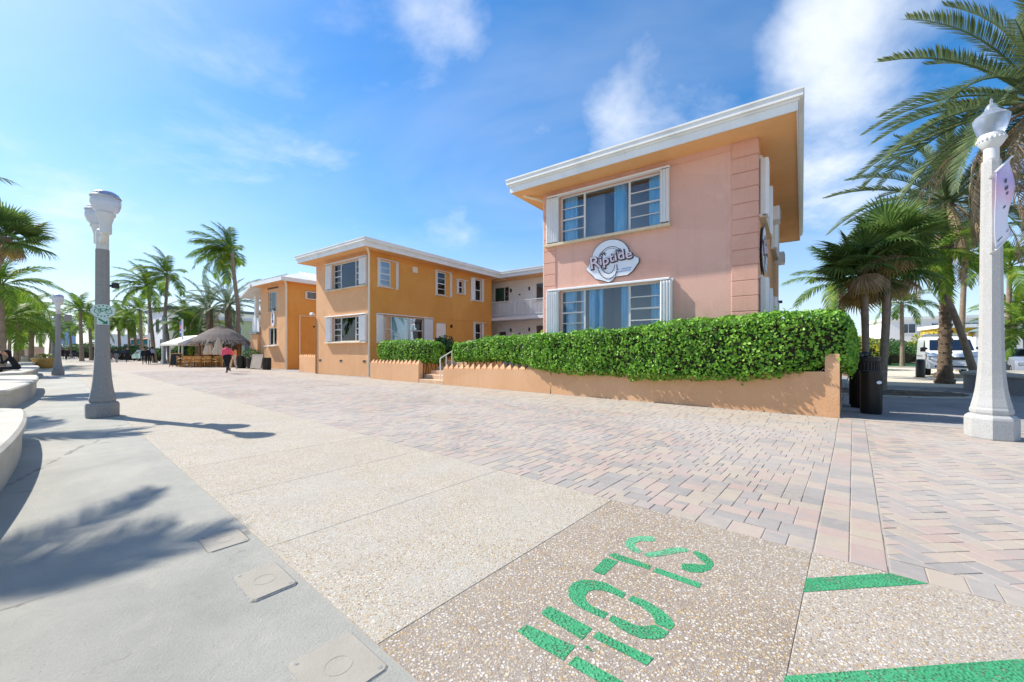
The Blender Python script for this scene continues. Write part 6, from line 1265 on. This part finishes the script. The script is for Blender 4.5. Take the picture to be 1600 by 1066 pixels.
def body_mesh(key, pose, ph, bulk, arms):
    if key in BODY: return BODY[key]
    B, hd = bones(pose, ph, bulk, arms); m = MB()
    for p, q, r0, r1, mi in B: capsule(m, p, q, r0, r1)
    me = bpy.data.meshes.new('body_raw'); me.from_pydata(m.v, [], m.f); o = bpy.data.objects.new('tmp', me); COL.objects.link(o); md = o.modifiers.new('r', 'REMESH'); md.mode = 'VOXEL'; md.voxel_size = .0125; sm = o.modifiers.new('s', 'SMOOTH'); sm.iterations = 2; sm.factor = .4
    dg = bpy.context.evaluated_depsgraph_get(); dg.update(); r = bpy.data.meshes.new_from_object(o.evaluated_get(dg)); bpy.data.objects.remove(o); r.name = 'body'
    n = len(r.polygons); C = np.empty(n * 3, np.float32); r.polygons.foreach_get('center', C); C = C.reshape(-1, 3); best = np.full(n, 1e9); idx = np.zeros(n, np.int32)
    for p, q, r0, r1, mi in B:
        p_, d = np.array(p), np.array(q - p); t_ = np.clip(((C - p_) @ d) / (d @ d + 1e-9), 0, 1); ds = np.linalg.norm(C - p_ - t_[:, None] * d, axis=1) - (r0 + (r1 - r0) * t_); k = ds < best; best[k] = ds[k]; idx[k] = mi
    r.polygons.foreach_set('material_index', idx); r.polygons.foreach_set('use_smooth', [True] * n); BODY[key] = (r, hd); return BODY[key]
CL = {}
def cloth(c):
    if c not in CL: CL[c] = M('cloth %d %d %d' % c, c, .85, .12, 8, .2, 30)
    return CL[c]
def person(label, loc, head, top, trou, pose='walk', ph=0.0, bulk=1.0, arms='swing', hair=(38, 30, 26), h=1.70, hat=None, longhair=False, extra=None):
    raw, hd = body_mesh((pose, ph, bulk, arms), pose, ph, bulk, arms); t = thing('person', label, 'person', loc, head); t.scale = (h / 1.70,) * 3
    me = raw.copy()
    for m_ in (SKIN, cloth(top), cloth(trou), SHOE): me.materials.append(m_)
    obj('body', me, t); m = MB()
    hc = hd + Vector((0, -.02, .035)); prof = [(.001, .098), (.05, .088), (.085, .055), (.102, .01), (.100, -.04), (.075, -.075)]
    vs = []; NA = 14
    for r, z in prof:
        for j in range(NA): a = 2 * math.pi * j / NA; fr = max(0, math.sin(a)); vs.append((hc.x + r * math.cos(a), hc.y + r * math.sin(a) * (1 - .12 * fr), hc.z + z + (fr * .085 if z < .02 else 0)))
    m.add(vs, [(i * NA + j, i * NA + (j + 1) % NA, (i + 1) * NA + (j + 1) % NA, (i + 1) * NA + j)[::-1] for i in range(len(prof) - 1) for j in range(NA)])
    if longhair: capsule(m, hc + Vector((0, -.06, -.02)), hc + Vector((0, -.09, -.22)), .085, .06)
    m.build('hair', cloth(hair), t, True)
    m = MB()
    for sg in (-1, 1): m.sphere((hd.x + .032 * sg, hd.y + .082, hd.z + .008), .0095, 6, 4)
    m.build('eye', cloth((24, 20, 20)), t)
    if hat: m = MB(); m.lathe([(.17, .03), (.11, .045), (.105, .10), (.06, .13), (.01, .135)], 16, (hc.x, hc.y + .01, hc.z)); m.build('hat', cloth(hat), t)
    return t
AW = math.atan2(DS.y, DS.x) - R(90)                                  # heading away along the walk
TO = AW + math.pi
person('person in a bright pink jacket and black trousers walking past the cafe', G(355, 584), AW + R(8), (232, 92, 116), (28, 28, 34), ph=1.3, bulk=1.5, arms='bent', h=1.68)
person('person in an orange top walking just ahead of the pink jacket', G(364, 580.5), AW, (226, 150, 96), (206, 186, 160), ph=4.2, h=1.64, longhair=True, hair=(60, 44, 36))
person('person in black hoodie sitting bent forward on the concrete seat wall', SN(28.0, -.88, .0), math.atan2(-DN.y, -DN.x) - R(90), (22, 22, 26), (26, 27, 32), pose='sit', hair=(20, 20, 24), longhair=True)
GP = ((225, 569.5, (30, 30, 36), (32, 32, 38), 'person in black at the left of the walking group of three', 1.0), (230.5, 570, (26, 28, 34), (24, 24, 28), 'broad person in black in the middle of the group of three', 1.2), (238, 569, (196, 184, 204), (30, 30, 36), 'person in a pale lilac top in the group of three', 1.0),
      (199, 567, (46, 54, 72), (30, 32, 40), 'person in dark blue top walking alone beyond the lamp', 1.05), (182, 567.5, (36, 52, 60), (128, 130, 138), 'person in dark jacket and grey trousers right of the twin globe lamp', 1.1), (172.5, 566, (40, 40, 46), (110, 90, 90), 'person half hidden by the twin globe lamp shaft', 1.0),
      (145, 559, (60, 84, 120), (56, 74, 104), 'person in blue walking left of the twin globe lamp', 1.1), (132, 559.5, (34, 34, 40), (40, 36, 38), 'broad person in black far down the walk', 1.25), (121, 558, (44, 48, 56), (40, 42, 50), 'far person in grey walking along the walk', 1.0), (116, 558, (30, 34, 44), (34, 34, 44), 'far person in navy beside the grey one', 1.0), (107, 557, (40, 36, 40), (36, 36, 40), 'far person in black near the second lamp', 1.0), (90, 556, (36, 36, 44), (40, 40, 46), 'farthest person in black beyond the second lamp', 1.0))
for k, (u, v, a, b, lab, bk) in enumerate(GP): person(lab, G(u, v), (AW if k % 3 else TO) + R(random.uniform(-10, 10)), a, b, ph=(.9, 2.2, 4.2)[k % 3], bulk=bk, h=1.62 + .04 * (k % 4))
rs = random.Random(77)
for k in range(16):
    q = SN(rs.uniform(75, 120), rs.uniform(1.2, 8.5)); o = person('distant walker in dark clothes far down the boardwalk', q, (AW if k % 2 else TO) + R(rs.uniform(-15, 15)), ((30, 32, 40), (44, 40, 42), (52, 60, 78))[k % 3], ((28, 28, 34), (60, 66, 84), (40, 38, 40))[k % 3], ph=(.9, 2.2, 4.2)[k % 3], h=rs.uniform(1.6, 1.8)); o['group'] = 'walkers at the far end of the boardwalk'
